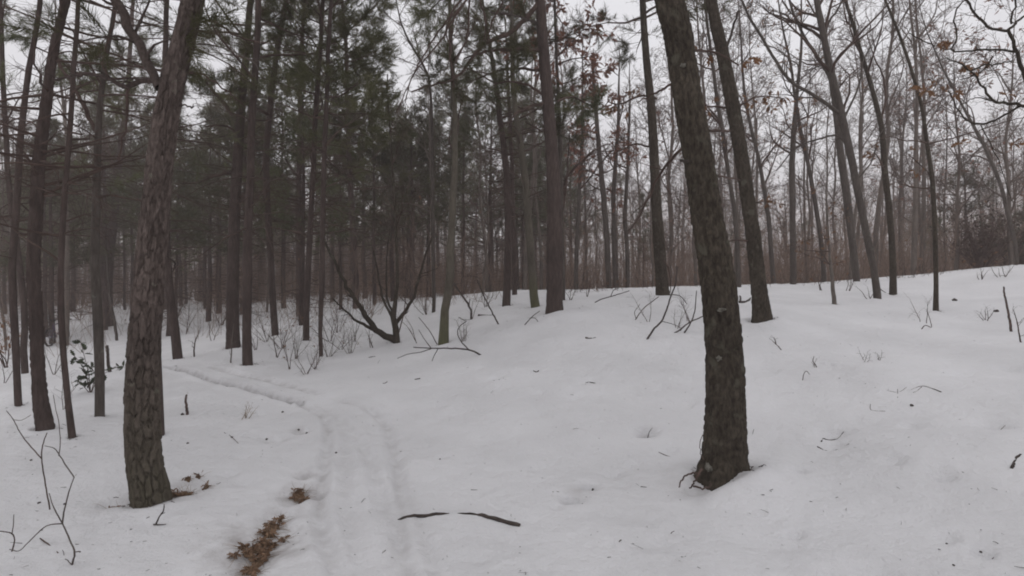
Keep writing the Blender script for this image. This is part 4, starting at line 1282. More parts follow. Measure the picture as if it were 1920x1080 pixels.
PINES, BARES, OAKS = [], [], []
for k in range(7):
    rs = np.random.default_rng(100 + k)
    H = (11, 13, 9.5, 12, 14, 10, 12.5)[k]
    rows = trunk_rows(H, .10 + .012 * k, rs)
    mt = MB(); tube_trunk(mt, rows, 12, 7, k)
    br, nd = pine_crown(rows, rs, .5, H * (.30, .42, .26, .36, .48, .22, .38)[k], 36, 2.2 + .12 * k, 2, 44)
    mb = MB()
    for src, mi in ((br, 0), (nd, 1)):
        off = mb.n
        for v in src.V:
            mb.V.append(v)
        for q, m_ in zip(src.Q, src.qm):
            mb.Q.append(q + off); mb.qm.append(m_ * 0 + mi)
        for q, m_ in zip(src.T, src.tm):
            mb.T.append(q + off); mb.tm.append(m_ * 0 + mi)
        mb.n += src.n
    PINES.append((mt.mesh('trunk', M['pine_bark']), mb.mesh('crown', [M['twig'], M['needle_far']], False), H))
for k in range(7):
    rs = np.random.default_rng(200 + k)
    H = (9, 11, 8, 12, 10, 13, 7)[k]
    rows = trunk_rows(H, .045 + .011 * k, rs, .06)
    mt = MB(); tube_trunk(mt, rows, 14, 7, k)
    br, tips = bare_crown(rows, rs, H * (.25, .35, .2, .4, .3, .38, .2)[k], 24, 2.6 + .2 * k, 3, .85, C=(9, 6), rmin=.0055)
    mb = br
    if k in (2, 6):
        p = tips[-1]
        pick = rs.choice(len(p), 260, replace=False)
        dd = unit(p[pick, -1] - p[pick, -2]) + rs.normal(0, .6, (260, 3)); dd[:, 2] -= .6
        add_leaves(mb, p[pick, -1], dd, .15, rs, 1)
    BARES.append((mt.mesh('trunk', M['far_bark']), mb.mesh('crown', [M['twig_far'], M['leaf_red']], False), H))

TAKEN = [(v[1][0], v[1][1]) for v in TREES.values()]


def free(x, y, r):
    for (a, b_) in TAKEN:
        if (a - x) ** 2 + (b_ - y) ** 2 < r * r:
            return False
    TAKEN.append((x, y))
    return True


ZONES = [(-999, 40, 'left of the leftmost pines'), (40, 160, 'behind the thick left pine'), (160, 260, 'behind the straight forked trunk'), (260, 400, 'behind the big plated pine'), (400, 500, 'behind the thick dark pine pair'),
         (500, 640, 'behind the smooth brown pole'), (640, 790, 'behind the leaning clump'), (790, 900, 'behind the crooked pale trunk'), (900, 1010, 'behind the mossy footed trunk'), (1010, 1100, 'behind the broad centre pine'),
         (1100, 1210, 'behind the red-leaved oak'), (1210, 1300, 'behind the straight crest trunk'), (1300, 1400, 'between the two dark oaks'), (1400, 1520, 'behind the second dark oak'), (1520, 1620, 'behind the tan leaved sapling'),
         (1620, 1720, 'behind the forked oak'), (1720, 1830, 'behind the thin sapling pole'), (1830, 3000, 'behind the leaning snag pole')]


def zone(px, d):
    for a_, b_, w_ in ZONES:
        if a_ <= px < b_:
            return ('near' if d < 28 else 'distant' if d < 44 else 'very distant'), w_


def put(var, x, y, scale, rz, name, label, group, cat='tree'):
    o = thing(name, label, cat, (x, y, gz(x, y) - .05), group, rz)
    o.scale = (scale, scale, scale)
    obj('trunk', var[0], o); obj('crown', var[1], o)
    return o


def skyline(px):
    """lowest photo row a background pine top may reach, so that the sky gaps stay open"""
    return float(np.interp(px, [-400, 640, 690, 735, 780, 830, 900, 1000, 1060, 1250, 1700, 1780, 1860, 2300], [-300, -60, 120, 205, 190, 150, 120, 170, 260, 400, 420, 290, 330, 330]))


rs = np.random.default_rng(42)
npine = 0
# pines fill the left and the middle, and thin out to the right
tries = 0
while npine < 150 and tries < 6000:
    tries += 1
    u = rs.uniform()
    px = rs.uniform(-260, 700) if u < .66 else (rs.uniform(700, 1080) if u < .94 else rs.uniform(1080, 2150))
    d = (19 if px < 420 else 15) + 42 * rs.uniform()
    if px > 690:
        d = 24 + 42 * rs.uniform()
    if px > 1080:
        d = 22 + 40 * rs.uniform()
    x = (px - 960) / F * d
    if not free(x, d, 1.1 + d * .018):
        continue
    k = int(rs.integers(0, 7)); var = PINES[k]
    s = rs.uniform(.8, 1.25)
    lim = skyline(px)
    if px < 700:
        lim = max(lim, float(rs.uniform(110, 290) if px < 440 else rs.uniform(50, 230)))
    top = CAM_H + (HOR - lim) / F * d
    z0 = gz(x, d)
    if z0 + var[2] * s > top:
        s = max((top - z0) / var[2], .28)
        if s < .34:
            continue
    if px < 700:
        lab, grp = '%s dark pine in the crowded stand %s' % zone(px, d), 'pines crowding the left background'
    elif px < 1080:
        lab, grp = '%s background pine %s' % zone(px, d), 'pines in the middle background'
    else:
        lab, grp = '%s green pine among bare trees, %s' % zone(px, d), 'scattered pines beyond the crest'
    put(var, x, d, s, rs.uniform(0, 6.28), 'pine_tree', lab, grp)
    npine += 1
for px, top_y, d, v_, lab in ((702, 150, 21, 0, 'bushy pine left of the pale sky gap, lower than its neighbour'), (738, 212, 23, 2, 'rounded pine top right under the pale sky gap'), (772, 196, 22, 5, 'pine crown closing the right foot of the sky gap'),
                              (806, 168, 24, 3, 'pine behind the slender bare tree with fanned twigs'), (868, 150, 24, 0, 'dense green pine left of the crest poles'), (915, 185, 26, 5, 'green pine crown close behind the crest poles')):
    x = (px - 960) / F * d; z0 = gz(x, d)
    put(PINES[v_], x, d, (CAM_H + (HOR - top_y) / F * d - z0) / PINES[v_][2], rs.uniform(0, 6.28), 'pine_tree', lab, None)
    TAKEN.append((x, d))
# two pines that stand out at the right
for px, py, d, H, lab in ((1812, 288, 24, 0, 'layered green pine rising among bare trees near the right edge'), (1760, 400, 27, 0, 'low green pine left of the layered pine at the right'),
                          (1885, 395, 22, 0, 'bushy low pine at the right edge behind the crest'), (1925, 430, 20, 0, 'dark low pine cut by the right edge')):
    x = (px - 960) / F * d; z0 = gz(x, d)
    s = (CAM_H + (HOR - py) / F * d - z0) / PINES[5][2]
    put(PINES[5], x, d, max(s, .25), rs.uniform(0, 6.28), 'pine_tree', lab, None)
    TAKEN.append((x, d))

nb = 0; tries = 0
while nb < 250 and tries < 6000:
    tries += 1
    u = rs.uniform()
    px = rs.uniform(1040, 2250) if u < .78 else (rs.uniform(600, 1040) if u < .9 else rs.uniform(-200, 600))
    d = 17.5 + 48 * rs.uniform()
    x = (px - 960) / F * d
    if not free(x, d, .9 + d * .014):
        continue
    k = int(rs.integers(0, 7))
    if k in (2, 6) and (px > 1400 and rs.uniform() < .6):
        k = int(rs.integers(3, 6))
    if d < 26 and k > 3:
        k = int(rs.integers(0, 4))
    var = BARES[k]
    s = rs.uniform(.75, 1.35)
    if 690 < px < 800:
        s = min(s, (CAM_H + (HOR - 230) / F * d - gz(x, d)) / var[2])
        if s < .35:
            continue
    if px > 1040:
        lab, grp = '%s bare grey tree beyond the crest, %s' % zone(px, d), 'bare trees beyond the crest'
    else:
        lab, grp = '%s bare tree among the pines, %s' % zone(px, d), 'bare trees among the pines'
    put(var, x, d, s, rs.uniform(0, 6.28), 'bare_tree', lab, grp)
    nb += 1

# ------------------------------------------------------------------ far woods (one mass) and brush (one mass)
rs = np.random.default_rng(9)
fw = MB()
N = 1150
th = np.radians(rs.uniform(-72, 72, N)); d = rs.uniform(62, 150, N)
x = d * np.sin(th) ; y = d * np.cos(th)
z = h_smooth(x, y)
H = rs.uniform(5, 10.5, N)
H *= np.where(x < -5, 1.25, 1.0)
base = np.column_stack([x, y, z - .3])
dirs = np.column_stack([rs.normal(0, .05, N), rs.normal(0, .05, N), np.ones(N)])
p, r = grow(base, dirs, H, rs.uniform(.08, .18, N), 4, .04, .02, rs, .15)
fw.tubes(p, r, 3, 0)
s2, d2, L2, q2 = spawn(p, r, 11, .18, 1, .5, 1.1, rs, lambda t, n_, c_: H[:, None] * .26 * (1.25 - t) * rs.uniform(.5, 1.1, (n_, c_)))
p2, r2 = grow(s2, d2, L2, np.maximum(q2 * .5, .024), 2, .15, .08, rs, .4)
fw.tubes(p2, r2, 3, 0)
left = (p2[:, 0, 0] < p2[:, 0, 1] * -.22) | (rs.uniform(0, 1, len(p2)) < .10)
pl = p2[left]
add_tufts(fw, pl[:, 0] * .4 + pl[:, 1] * .6, pl[:, 1] - pl[:, 0], TM_FAR, rs, (2.2, 4.0), 1)
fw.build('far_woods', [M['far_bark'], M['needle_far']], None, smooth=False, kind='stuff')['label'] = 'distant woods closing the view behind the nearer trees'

bs = MB()
def brush_area(n, px0, px1, d0, d1, h0, h1, stems, mi, leafy, thin=1.0, lean=.33):
    px = rs.uniform(px0, px1, n); d = d0 + (d1 - d0) * rs.uniform(0, 1, n)
    x = (px - 960) / F * d
    z = h_smooth(x, d)
    b = np.repeat(np.column_stack([x, d, z - .05]), stems, 0) + rs.normal(0, .14, (n * stems, 3)) * [1, 1, 0]
    di = np.column_stack([rs.normal(0, lean, n * stems), rs.normal(0, lean, n * stems), np.ones(n * stems)])
    L = rs.uniform(h0, h1, n * stems) * (.5 + .9 * np.repeat(rs.uniform(0, 1, n), stems))
    p, r = grow(b, di, L, thin * rs.uniform(.008, .017, n * stems), 3, .14, .02, rs, .3)
    bs.tubes(p, r, 3, mi)
    s2, d2, L2, q2 = spawn(p, r, 4, .3, 1, .3, .9, rs, lambda t, n_, c_: L[:, None] * .35 * rs.uniform(.4, 1, (n_, c_)))
    p2, r2 = grow(s2, d2, L2, np.maximum(q2 * .7, .006 * thin), 2, .15, .03, rs, .5)
    bs.tubes(p2, r2, 3, mi)
    if leafy:
        pick = rs.choice(len(p2), int(len(p2) * leafy), replace=False)
        dd = rs.normal(0, 1, (len(pick), 3)); dd[:, 2] -= .5
        add_leaves(bs, p2[pick, -1], dd, .12, rs, 2)


brush_area(950, 1040, 2350, 20, 50, 1.4, 4.0, 5, 0, .10)
brush_area(420, 1000, 2350, 42, 78, 3.0, 6.5, 5, 0, .06)
brush_area(350, 1300, 2350, 19, 30, .8, 2.0, 5, 0, .06)
brush_area(330, 400, 830, 31, 60, 2.0, 5.6, 5, 0, .05)
brush_area(420, 700, 1080, 24, 55, .8, 2.4, 6, 0, .03)
brush_area(620, -250, 700, 33, 66, 2.0, 5.4, 5, 0, .05)
brush_area(190, 380, 930, 14, 30, 1.0, 3.4, 3, 0, .03, .45, .45)
brush_area(90, -150, 400, 15, 30, 1.0, 3.0, 3, 0, .03, .45, .45)
brush_area(150, 1040, 2000, 14.5, 20, .15, .6, 4, 1, .04, .4, .6)
bs.build('underbrush', [M['brush'], M['twig'], M['leaf']], None, smooth=False, kind='stuff')['label'] = 'tangled leafless brush filling the background under the trees'

# ------------------------------------------------------------------ saplings and shrubs that show singly
def sapling(name, label, px, py, hpx, seed, stems=3, spread=.35, leaves=0, m='twig', wpx=2.4, cat='sapling', group=None, twigs=6, leaf='leaf', lsize=.06, curl=.085, D=None):
    rs = np.random.default_rng(seed)
    if D is None:
        D = ground_hit(px, py)
    b = at(px, py, D); b[2] = gz(b[0], b[1])
    H = hpx * D / F
    t = thing(name, label, cat, b, group)
    mb = MB(); lf = MB()
    n = stems
    st = np.tile(b - [0, 0, .05], (n, 1)) + rs.normal(0, .02, (n, 3)) * [1, 1, 0]
    di = np.column_stack([rs.normal(0, spread, n), rs.normal(0, spread, n), np.ones(n)])
    L = H * rs.uniform(.65, 1.05, n)
    p, r = grow(st, di, L, np.full(n, max(.5 * wpx * D / F, .002)), 9, curl, .02, rs, .3)
    mb.tubes(p, r, 5)
    local(mb, b).build('stems', M[m], t)
    tw = MB()
    s2, d2, L2, q2 = spawn(p, r, twigs, .2, 1, .4, 1.1, rs, lambda t_, n_, c_: L[:, None] * .32 * rs.uniform(.4, 1.1, (n_, c_)))
    p2, r2 = grow(s2, d2, L2, np.maximum(q2 * .7, .0016), 5, .18, .01, rs, .4)
    tw.tubes(p2, r2, 3)
    s3, d3, L3, q3 = spawn(p2, r2, 2, .3, 1, .4, 1.0, rs, lambda t_, n_, c_: L2[:, None] * .45 * rs.uniform(.4, 1.1, (n_, c_)))
    p3, r3 = grow(s3, d3, L3, np.maximum(q3 * .7, .0014), 3, .18, .01, rs, .5)
    tw.tubes(p3, r3, 3)
    local(tw, b).build('twigs', M[m], t, kind='stuff')
    if leaves:
        pick = rs.choice(len(p3), min(leaves, len(p3)), replace=leaves > len(p3))
        dd = rs.normal(0, .7, (len(pick), 3)); dd[:, 2] -= .5
        add_leaves(lf, p3[pick, -1], dd, lsize, rs)
        local(lf, b).build('leaves', M[leaf], t, smooth=False, kind='stuff')
    return t


SAP = [(545, 690, 110, 3, 'brushy sapling tuft left of the thin dark pole'), (620, 640, 95, 4, 'tangled twiggy sapling beside the thin dark pole'), (640, 655, 70, 3, 'low spreading sapling in front of the leaning clump stem'),
       (575, 700, 60, 4, 'knee high twig tuft where the trail bends away'), (520, 670, 80, 3, 'thin sapling between the slender pines and the brush'), (665, 640, 60, 3, 'small sapling under the stem that leans left'),
       (350, 625, 85, 2, 'crooked sapling right of the leaning dark trunk'), (364, 668, 90, 1, 'single bent sapling with a horizontal arm left of the thick pine'), (430, 680, 110, 1, 'leaning bare whip in front of the thick dark pine'),
       (402, 640, 70, 2, 'thin twin whips left of the thick dark pine'), (480, 655, 60, 3, 'small twig clump at the foot of the slender pine'), (100, 700, 90, 3, 'thin twigs right of the thick left pine'),
       (120, 770, 110, 3, 'fine bare twigs crossing the thin leaning pole'), (5, 720, 70, 3, 'curled bare stems at the left edge'), (255, 690, 50, 3, 'short twigs left of the plated pine'),
       (780, 640, 80, 2, 'upright whip right of the multi-stemmed clump'), (700, 650, 50, 3, 'low twigs in front of the clump'), (885, 600, 60, 2, 'forked sapling behind the crooked pale trunk'),
       (1215, 605, 70, 2, 'feathery sapling left of the big oak on the crest'), (1290, 600, 75, 3, 'drooping twiggy sapling just left of the big oak'), (1270, 615, 55, 3, 'low arching twigs beside the big oak'),
       (1540, 545, 40, 3, 'fine twigs on the crest left of the tan leaved sapling'), (1590, 545, 45, 3, 'fine twigs on the crest right of the tan leaved sapling'), (1630, 560, 35, 3, 'short twigs at the foot of the forked oak'),
       (1735, 605, 60, 2, 'thin bent twig left of the sapling pole on the right'), (1620, 680, 35, 3, 'low twig tuft in the open snow right of the oaks'), (1645, 675, 28, 3, 'small twig sprig in the open snow'),
       (1850, 600, 35, 5, 'bushy twig tuft left of the leaning stump pole'), (1915, 640, 75, 1, 'single stem cut by the right edge'), (1880, 520, 35, 5, 'twiggy brush on the crest at the right edge'),
       (1840, 525, 30, 4, 'low brush on the crest left of the right edge'), (1100, 555, 40, 3, 'small brush on the crest right of the centre pine'), (1070, 560, 35, 4, 'twig clump at the right foot of the centre pine'),
       (460, 780, 35, 5, 'pale dead grass sprigs in the snow left of the trail'), (1455, 650, 40, 1, 'short slanting twig right of the second dark oak'), (1530, 690, 25, 2, 'tiny twig in the open snow below the crest'),
       (1050, 555, 30, 4, 'brush tuft behind the foot of the centre pine')]
for k, (px, py, hp, st, lab) in enumerate(SAP):
    pale = k in (33,)
    sapling('bare_sapling' if hp > 45 else 'twig_tuft', lab, px, py, hp, 300 + k, st, .22 if st < 3 else .42, leaves=(10 if px in (620, 545, 640) else 0), m='straw' if pale else ('twig_pale' if k % 3 == 2 else 'twig'),
            wpx=3.2 if st == 1 else 1.5, cat='sapling' if hp > 45 else 'twigs', twigs=7 if hp > 45 else 4)
for k, (px, py, hp, lab) in enumerate([(530, 655, 90, 'fine brushy shoots behind the trail bend, left of the brown pole'), (555, 672, 70, 'fine brushy shoots just left of the brown pole foot'), (590, 690, 60, 'fine brushy shoots below the thin dark pole'),
                                       (615, 668, 85, 'fine brushy shoots right of the thin dark pole'), (632, 625, 90, 'fine brushy shoots behind the leaning clump stem'), (655, 662, 60, 'fine brushy shoots below the leaning clump stem'),
                                       (690, 600, 70, 'fine shoots in the angle of the leaning stem'), (500, 640, 70, 'fine shoots between the slender pines'), (415, 610, 60, 'fine shoots behind the thick dark pine'),
                                       (330, 600, 60, 'fine shoots behind the leaning dark trunk'), (150, 600, 60, 'fine shoots beyond the thin leaning pole'), (260, 610, 50, 'fine shoots left of the plated pine, far back'),
                                       (800, 590, 70, 'fine shoots left of the crooked pale trunk'), (910, 575, 50, 'fine shoots on the crest left of the poles'), (870, 640, 45, 'fine shoots right of the crooked pale trunk'), (562, 610, 80, 'fine shoots far behind the brown pole')]):
    sapling('brush_tuft', lab, px, py, hp, 400 + k, 7, .4, leaves=8 if k % 3 == 0 else 0, m='twig_pale' if k % 2 else 'twig', wpx=1.1, cat='brush', twigs=6, lsize=.05)
sapling('beech_sapling', 'rusty leaved branchlets hanging at the left edge', 12, 690, 125, 340, 4, .3, 60, cat='sapling', leaf='leaf', lsize=.13)
sapling('brown_bush', 'dark brown bushy tangle on the crest at the right', 1840, 512, 105, 341, 46, .45, 700, m='twig_red', cat='bush', twigs=9, leaf='leaf_dark', lsize=.13, D=19)
sapling('hillside_bush', 'low olive bush at the right edge behind the crest', 1905, 505, 90, 342, 40, .5, 800, m='twig', cat='bush', twigs=9, leaf='laurel', lsize=.15, D=20)

# mountain laurel with dark evergreen leaves
rs = np.random.default_rng(55)
D = ground_hit(170, 735)
b = on_ground(170, 735)
t = thing('laurel_shrub', 'dark leaved evergreen laurel beside the straight forked trunk', 'shrub', b)
stems = [[(170, 735), (160, 700), (150, 680), (140, 668)], [(170, 735), (166, 700), (156, 660), (152, 642)], [(170, 735), (178, 705), (172, 690)], [(170, 735), (182, 712), (196, 700), (215, 690), (232, 687)],
         [(170, 735), (155, 722), (145, 712)], [(170, 735), (168, 715), (160, 704)]]
lf = MB()
for sp in stems:
    rows = np.array([[*at(px, py, D + rs.uniform(-.1, .1)), .006] for px, py in sp]); rows[0, :3] = b - [0, 0, .04]
    c = smooth_curve(rows, 10)
    mb = MB(); mb.tubes(c[None, :, :3], np.linspace(.007, .003, 10)[None], 5)
    local(mb, b).build('stem', M['twig'], t)
    for k in range(4, 10, 1):
        n = 2 if k < 9 else 6
        dd = rs.normal(0, .8, (n, 3)); dd[:, 2] += .2
        add_leaves(lf, np.repeat(c[k:k + 1, :3], n, 0), dd, .105, rs)
lf.V = [v for v in lf.V]
local(lf, b).build('leaves', M['laurel'], t, smooth=False, kind='stuff')


# ------------------------------------------------------------------ sticks, twigs, stubs lying or standing in the snow
def surf(px, py):
    p = on_ground(px, py)
    p[2] += float(detail(np.array([p[0]]), np.array([p[1]]))[0])
    return p


def stick(name, label, paths, m='dead_wood', cat='stick', lie=True, seed=0, D=None, sides=6, knob=True):
    """paths: list of (points px, w0, w1). lie: every point rests on the snow; else they share the distance of the first point."""
    rs = np.random.default_rng(seed + 900)
    p0 = surf(*paths[0][0][0][:2])
    D = D or p0[1]
    t = thing(name, label, cat, p0)
    for pi, (pts, w0, w1) in enumerate(paths):
        n = len(pts)
        rows = []
        for k, q in enumerate(pts):
            w = .8 * (w0 + (w1 - w0) * k / (n - 1))
            if lie:
                p = surf(q[0], q[1]); r = wid(q[0], w, p[1])
                p[2] += (q[2] if len(q) > 2 else r * rs.uniform(-.7, .7))
            else:
                p = at(q[0], q[1], D + rs.uniform(-.02, .02) * k); r = wid(q[0], w, D)
                if k == 0 and pi == 0:
                    p = p0 - [0, 0, .04]
            rows.append([*p, max(r, .0016)])
        c = smooth_curve(np.array(rows), max(6, 4 * n))
        c[1:-1, :3] += rs.normal(0, .18, (len(c) - 2, 3)) * c[1:-1, 3:4]
        mb = MB(); mb.tubes(c[None, :, :3], c[None, :, 3], sides, cap=True)
        local(mb, p0).build('main_stem' if pi == 0 else 'side_twig', M[m], t)
    return t


# the half-buried branch across the trail
stick('buried_branch', 'dark branch across the trail, its middle buried in a snow hump', [([(735, 970, -.03), (765, 965, .004), (795, 966, .008), (822, 965, .003), (860, 967, -.010), (902, 969, .003), (925, 973, .008), (955, 978, .009), (975, 981, .0)], 7, 10)], 'dead_wood', 'branch')
# bush of bare shoots at the lower left
stick('bare_shrub', 'leafless forked shrub shoots rising in the lower left corner', [
    ([(133, 1065), (137, 1050), (140, 1035), (128, 1005), (117, 982), (100, 950), (92, 925)], 6, 2.5), ([(117, 982), (122, 950), (130, 920), (139, 895)], 4.5, 3), ([(139, 895), (122, 870), (108, 848), (100, 840), (84, 836)], 3.6, 2),
    ([(117, 982), (90, 985), (70, 1000), (50, 1020), (35, 1033), (18, 1030)], 4, 2.5), ([(140, 1035), (148, 1034), (150, 1035)], 3, 4), ([(133, 1058), (126, 1050), (122, 1048)], 3, 2)], 'twig_mid', 'shrub', lie=False, seed=1)
stick('bare_shrub', 'curled grey shoot at the left edge near the bottom', [([(19, 1038), (26, 1020), (27, 1010), (22, 1000), (8, 997), (-12, 995)], 4.5, 3), ([(22, 1002), (25, 985), (26, 965)], 3, 2)], 'twig', 'shrub', lie=False, seed=2)
stick('bare_shrub', 'tall forked shoot in front of the thick left pine', [
    ([(95, 953), (88, 925), (82, 890), (78, 860), (80, 835), (88, 812)], 4, 3), ([(78, 860), (60, 840), (40, 815), (25, 787), (12, 770)], 3.5, 2), ([(25, 787), (40, 788), (58, 778)], 2, 1.5), ([(110, 855), (113, 830), (110, 790), (105, 770), (100, 740)], 2.5, 1.5)], 'twig', 'shrub', lie=False, seed=3)
stick('fallen_stick', 'straight grey stick lying in the lower left corner', [([(75, 1010), (92, 1026), (109, 1041)], 4, 3.5)], 'twig', seed=4)
stick('broken_twig', 'small forked twig poking up below the plated pine', [([(288, 983), (298, 970), (306, 958), (308, 946)], 5, 2.5), ([(302, 964), (309, 961)], 3, 2), ([(288, 983), (300, 984), (311, 983)], 4, 2)], 'dead_wood', 'twig', lie=False, seed=5)
stick('dead_stub', 'short reddish snag standing right of the plated pine', [([(352, 776), (350, 765), (348, 752), (350, 740)], 8, 5)], 'rot', 'stump', lie=False, seed=6)
stick('dead_stub', 'thin broken snag right of the forked trunk at left', [([(207, 702), (204, 685), (202, 665), (201, 648)], 9, 7)], 'dead_wood', 'stump', lie=False, seed=7)
stick('dead_stub', 'tall leaning snag pole standing near the right edge', [([(1897, 622), (1893, 600), (1889, 575), (1884, 555), (1882, 538)], 8, 4.5)], 'rot', 'stump', lie=False, seed=8)
stick('fallen_branch', 'long thin branch lying in front of the crooked pale trunk', [([(908, 661), (880, 656), (845, 653), (810, 653), (775, 651)], 5, 2.5), ([(880, 656), (866, 642), (858, 625), (862, 612), (875, 602)], 3, 2),
      ([(810, 653), (790, 660), (765, 664), (745, 672)], 2.4, 1.5), ([(822, 653), (815, 665), (810, 677)], 2.4, 1.6), ([(820, 646), (805, 620), (785, 595)], 2.6, 1.6), ([(808, 652), (795, 635), (785, 618)], 2.2, 1.4)], 'dead_wood', 'branch', lie=False, seed=9)
stick('fallen_branch', 'dead pole leaning on the crest left of the centre pine', [([(936, 609), (925, 590), (914, 568), (905, 549), (895, 525)], 4, 3)], 'dead_wood', 'branch', lie=False, seed=10)
stick('fallen_branch', 'bent dead branch standing beside the crooked pale trunk', [([(882, 601), (884, 585), (876, 568), (862, 548), (850, 530)], 6, 4), ([(884, 585), (880, 575), (881, 560)], 4, 2), ([(882, 600), (870, 600), (860, 595)], 3, 1.5)], 'dead_wood', 'branch', lie=False, seed=11)
stick('log_piece', 'short dark log lying on the snow behind the crooked trunk', [([(896, 594), (908, 592), (922, 593)], 6, 5)], 'dead_wood', 'log', seed=12)
stick('fallen_stick', 'dark stick pointing away at the foot of the centre pine', [([(1020, 597), (1030, 590), (1042, 584)], 4, 3)], 'dead_wood', seed=13)
stick('fallen_branch', 'small forked branch lying left of the centre pine', [([(980, 612), (990, 602), (1000, 592), (1012, 583)], 2.5, 1.6), ([(993, 597), (1002, 596), (1009, 603)], 2, 1.5)], 'dead_wood', 'branch', lie=False, seed=14)
stick('fallen_branch', 'long bent branch rising from the crest left of the big oak', [([(1211, 634), (1225, 618), (1240, 603), (1250, 580), (1258, 555), (1266, 535), (1270, 500)], 5, 3), ([(1254, 552), (1275, 555), (1288, 570)], 2.5, 1.5), ([(1240, 602), (1262, 608), (1280, 616)], 2, 1)], 'dead_wood', 'branch', lie=False, seed=15)
stick('fallen_branch', 'arched twigs lying against the left of the big oak', [([(1258, 624), (1275, 618), (1292, 605), (1318, 593)], 4, 3), ([(1283, 624), (1296, 603), (1303, 580), (1306, 545)], 4, 2), ([(1275, 620), (1282, 612), (1290, 606)], 3, 2)], 'dead_wood', 'branch', lie=False, seed=16)
stick('fallen_branch', 'thin fallen branch left of the crest trunk by the big oak', [([(1188, 600), (1205, 580), (1222, 566), (1235, 556)], 3, 2), ([(1193, 598), (1190, 585), (1200, 570)], 2, 1.2)], 'twig_pale', 'branch', lie=False, seed=17)
stick('fallen_branch', 'twig lying on the snow crest right of the centre pine', [([(1110, 568), (1125, 562), (1145, 556), (1165, 550), (1180, 545)], 3, 2), ([(1145, 556), (1150, 545), (1160, 540)], 2, 1.5)], 'dead_wood', 'branch', lie=False, seed=18)
stick('log_piece', 'dark rotten log with a snag right of the big oak', [([(1385, 570), (1395, 570), (1402, 566), (1408, 562)], 7, 6), ([(1388, 569), (1388, 560), (1387, 555)], 5, 3)], 'dead_wood', 'log', seed=19)
stick('fallen_stick', 'dark stick by the foot of the slender bending tree', [([(1650, 540), (1660, 546), (1670, 551)], 4, 3)], 'dead_wood', seed=20)
stick('log_piece', 'small log on the crest near the right edge', [([(1862, 518), (1874, 517), (1886, 518)], 5, 4)], 'dead_wood', 'log', seed=21)
stick('fallen_branch', 'crooked twig below the sapling pole on the right', [([(1724, 616), (1735, 610), (1746, 614), (1744, 600), (1738, 582)], 3, 1.6)], 'twig', 'branch', lie=False, seed=22)
stick('fallen_twig', 'bent twig beside its groove in the right foreground', [([(1540, 818), (1544, 808), (1552, 803), (1570, 802), (1582, 799)], 4, 2)], 'dead_wood', 'twig', seed=23)
stick('fallen_twig', 'straight twig lying in a groove in the right foreground', [([(1532, 827), (1550, 828), (1570, 826), (1592, 827)], 4, 2)], 'dead_wood', 'twig', seed=24)
stick('fallen_twig', 'thin arched twig in the middle of the right slope', [([(1765, 741), (1745, 734), (1728, 730), (1708, 733)], 3, 1.5), ([(1728, 731), (1720, 736), (1712, 738)], 2, 1.4)], 'twig', 'twig', seed=25)
stick('fallen_twig', 'faint twig left of the arched twig on the right slope', [([(1640, 730), (1665, 735), (1685, 734), (1700, 730)], 2, 1.2), ([(1683, 750), (1683, 738), (1683, 731)], 2, 1.2)], 'twig_pale', 'twig', seed=26)
stick('fallen_twig', 'dark chunk of branch cut by the right edge', [([(1897, 880), (1902, 868), (1908, 860), (1914, 856)], 9, 8)], 'dead_wood', 'twig', seed=27)
stick('fallen_twig', 'slanting twig below the second dark oak', [([(1465, 661), (1458, 654), (1448, 646), (1443, 642)], 3, 1.5)], 'twig', 'twig', seed=28)
stick('fallen_twig', 'small hooked twig on the slope right of the big oak', [([(1534, 690), (1528, 682), (1524, 678), (1526, 668)], 2.6, 1.4)], 'twig', 'twig', lie=False, seed=29)
stick('fallen_twig', 'tiny leaning twig left of the hooked twig', [([(1504, 712), (1507, 702), (1512, 696), (1518, 702)], 2.2, 1.4)], 'twig', 'twig', lie=False, seed=30)
stick('fallen_twig', 'thin curved twig on the slope in the middle', [([(1098, 711), (1106, 709), (1116, 714)], 3, 2)], 'dead_wood', 'twig', seed=31)
stick('bark_flake', 'dark bark flake on the open snow below the crest', [([(1098, 634), (1108, 634), (1117, 632)], 5, 3)], 'dead_wood', 'bark', seed=32)
stick('bark_flake', 'dark bark flake left of the open slope', [([(925, 709), (931, 709), (937, 708)], 6, 4)], 'dead_wood', 'bark', seed=33)
stick('bark_flake', 'small bark flake beyond the trail bend', [([(1000, 690), (1006, 690), (1010, 689)], 3, 3)], 'dead_wood', 'bark', seed=34)
stick('bark_flake', 'grey chip lying in front of the crooked clump', [([(692, 669), (697, 668), (704, 667)], 4, 3)], 'dead_wood', 'bark', seed=35)
stick('bark_flake', 'dark chip below the long thin fallen branch', [([(778, 709), (783, 708), (788, 707)], 4, 3)], 'dead_wood', 'bark', seed=36)
stick('bark_flake', 'slim chip left of the dark chip past the trail', [([(718, 716), (722, 715), (726, 712)], 3, 2)], 'dead_wood', 'bark', seed=37)
stick('bark_flake', 'dark chunk in the melted pit, upper one by the big oak', [([(1099, 905), (1106, 903), (1112, 900)], 9, 5)], 'dead_wood', 'bark', seed=38)
stick('bark_flake', 'dark chunk in the melted pit, lower left one', [([(1066, 933), (1072, 931), (1079, 927)], 8, 5)], 'dead_wood', 'bark', seed=39)
stick('bark_flake', 'dark twig bits in the hollow left of the big oak', [([(1203, 803), (1212, 801), (1222, 803)], 4, 4), ([(1211, 803), (1217, 797), (1223, 795)], 2, 1)], 'dead_wood', 'bark', seed=40)
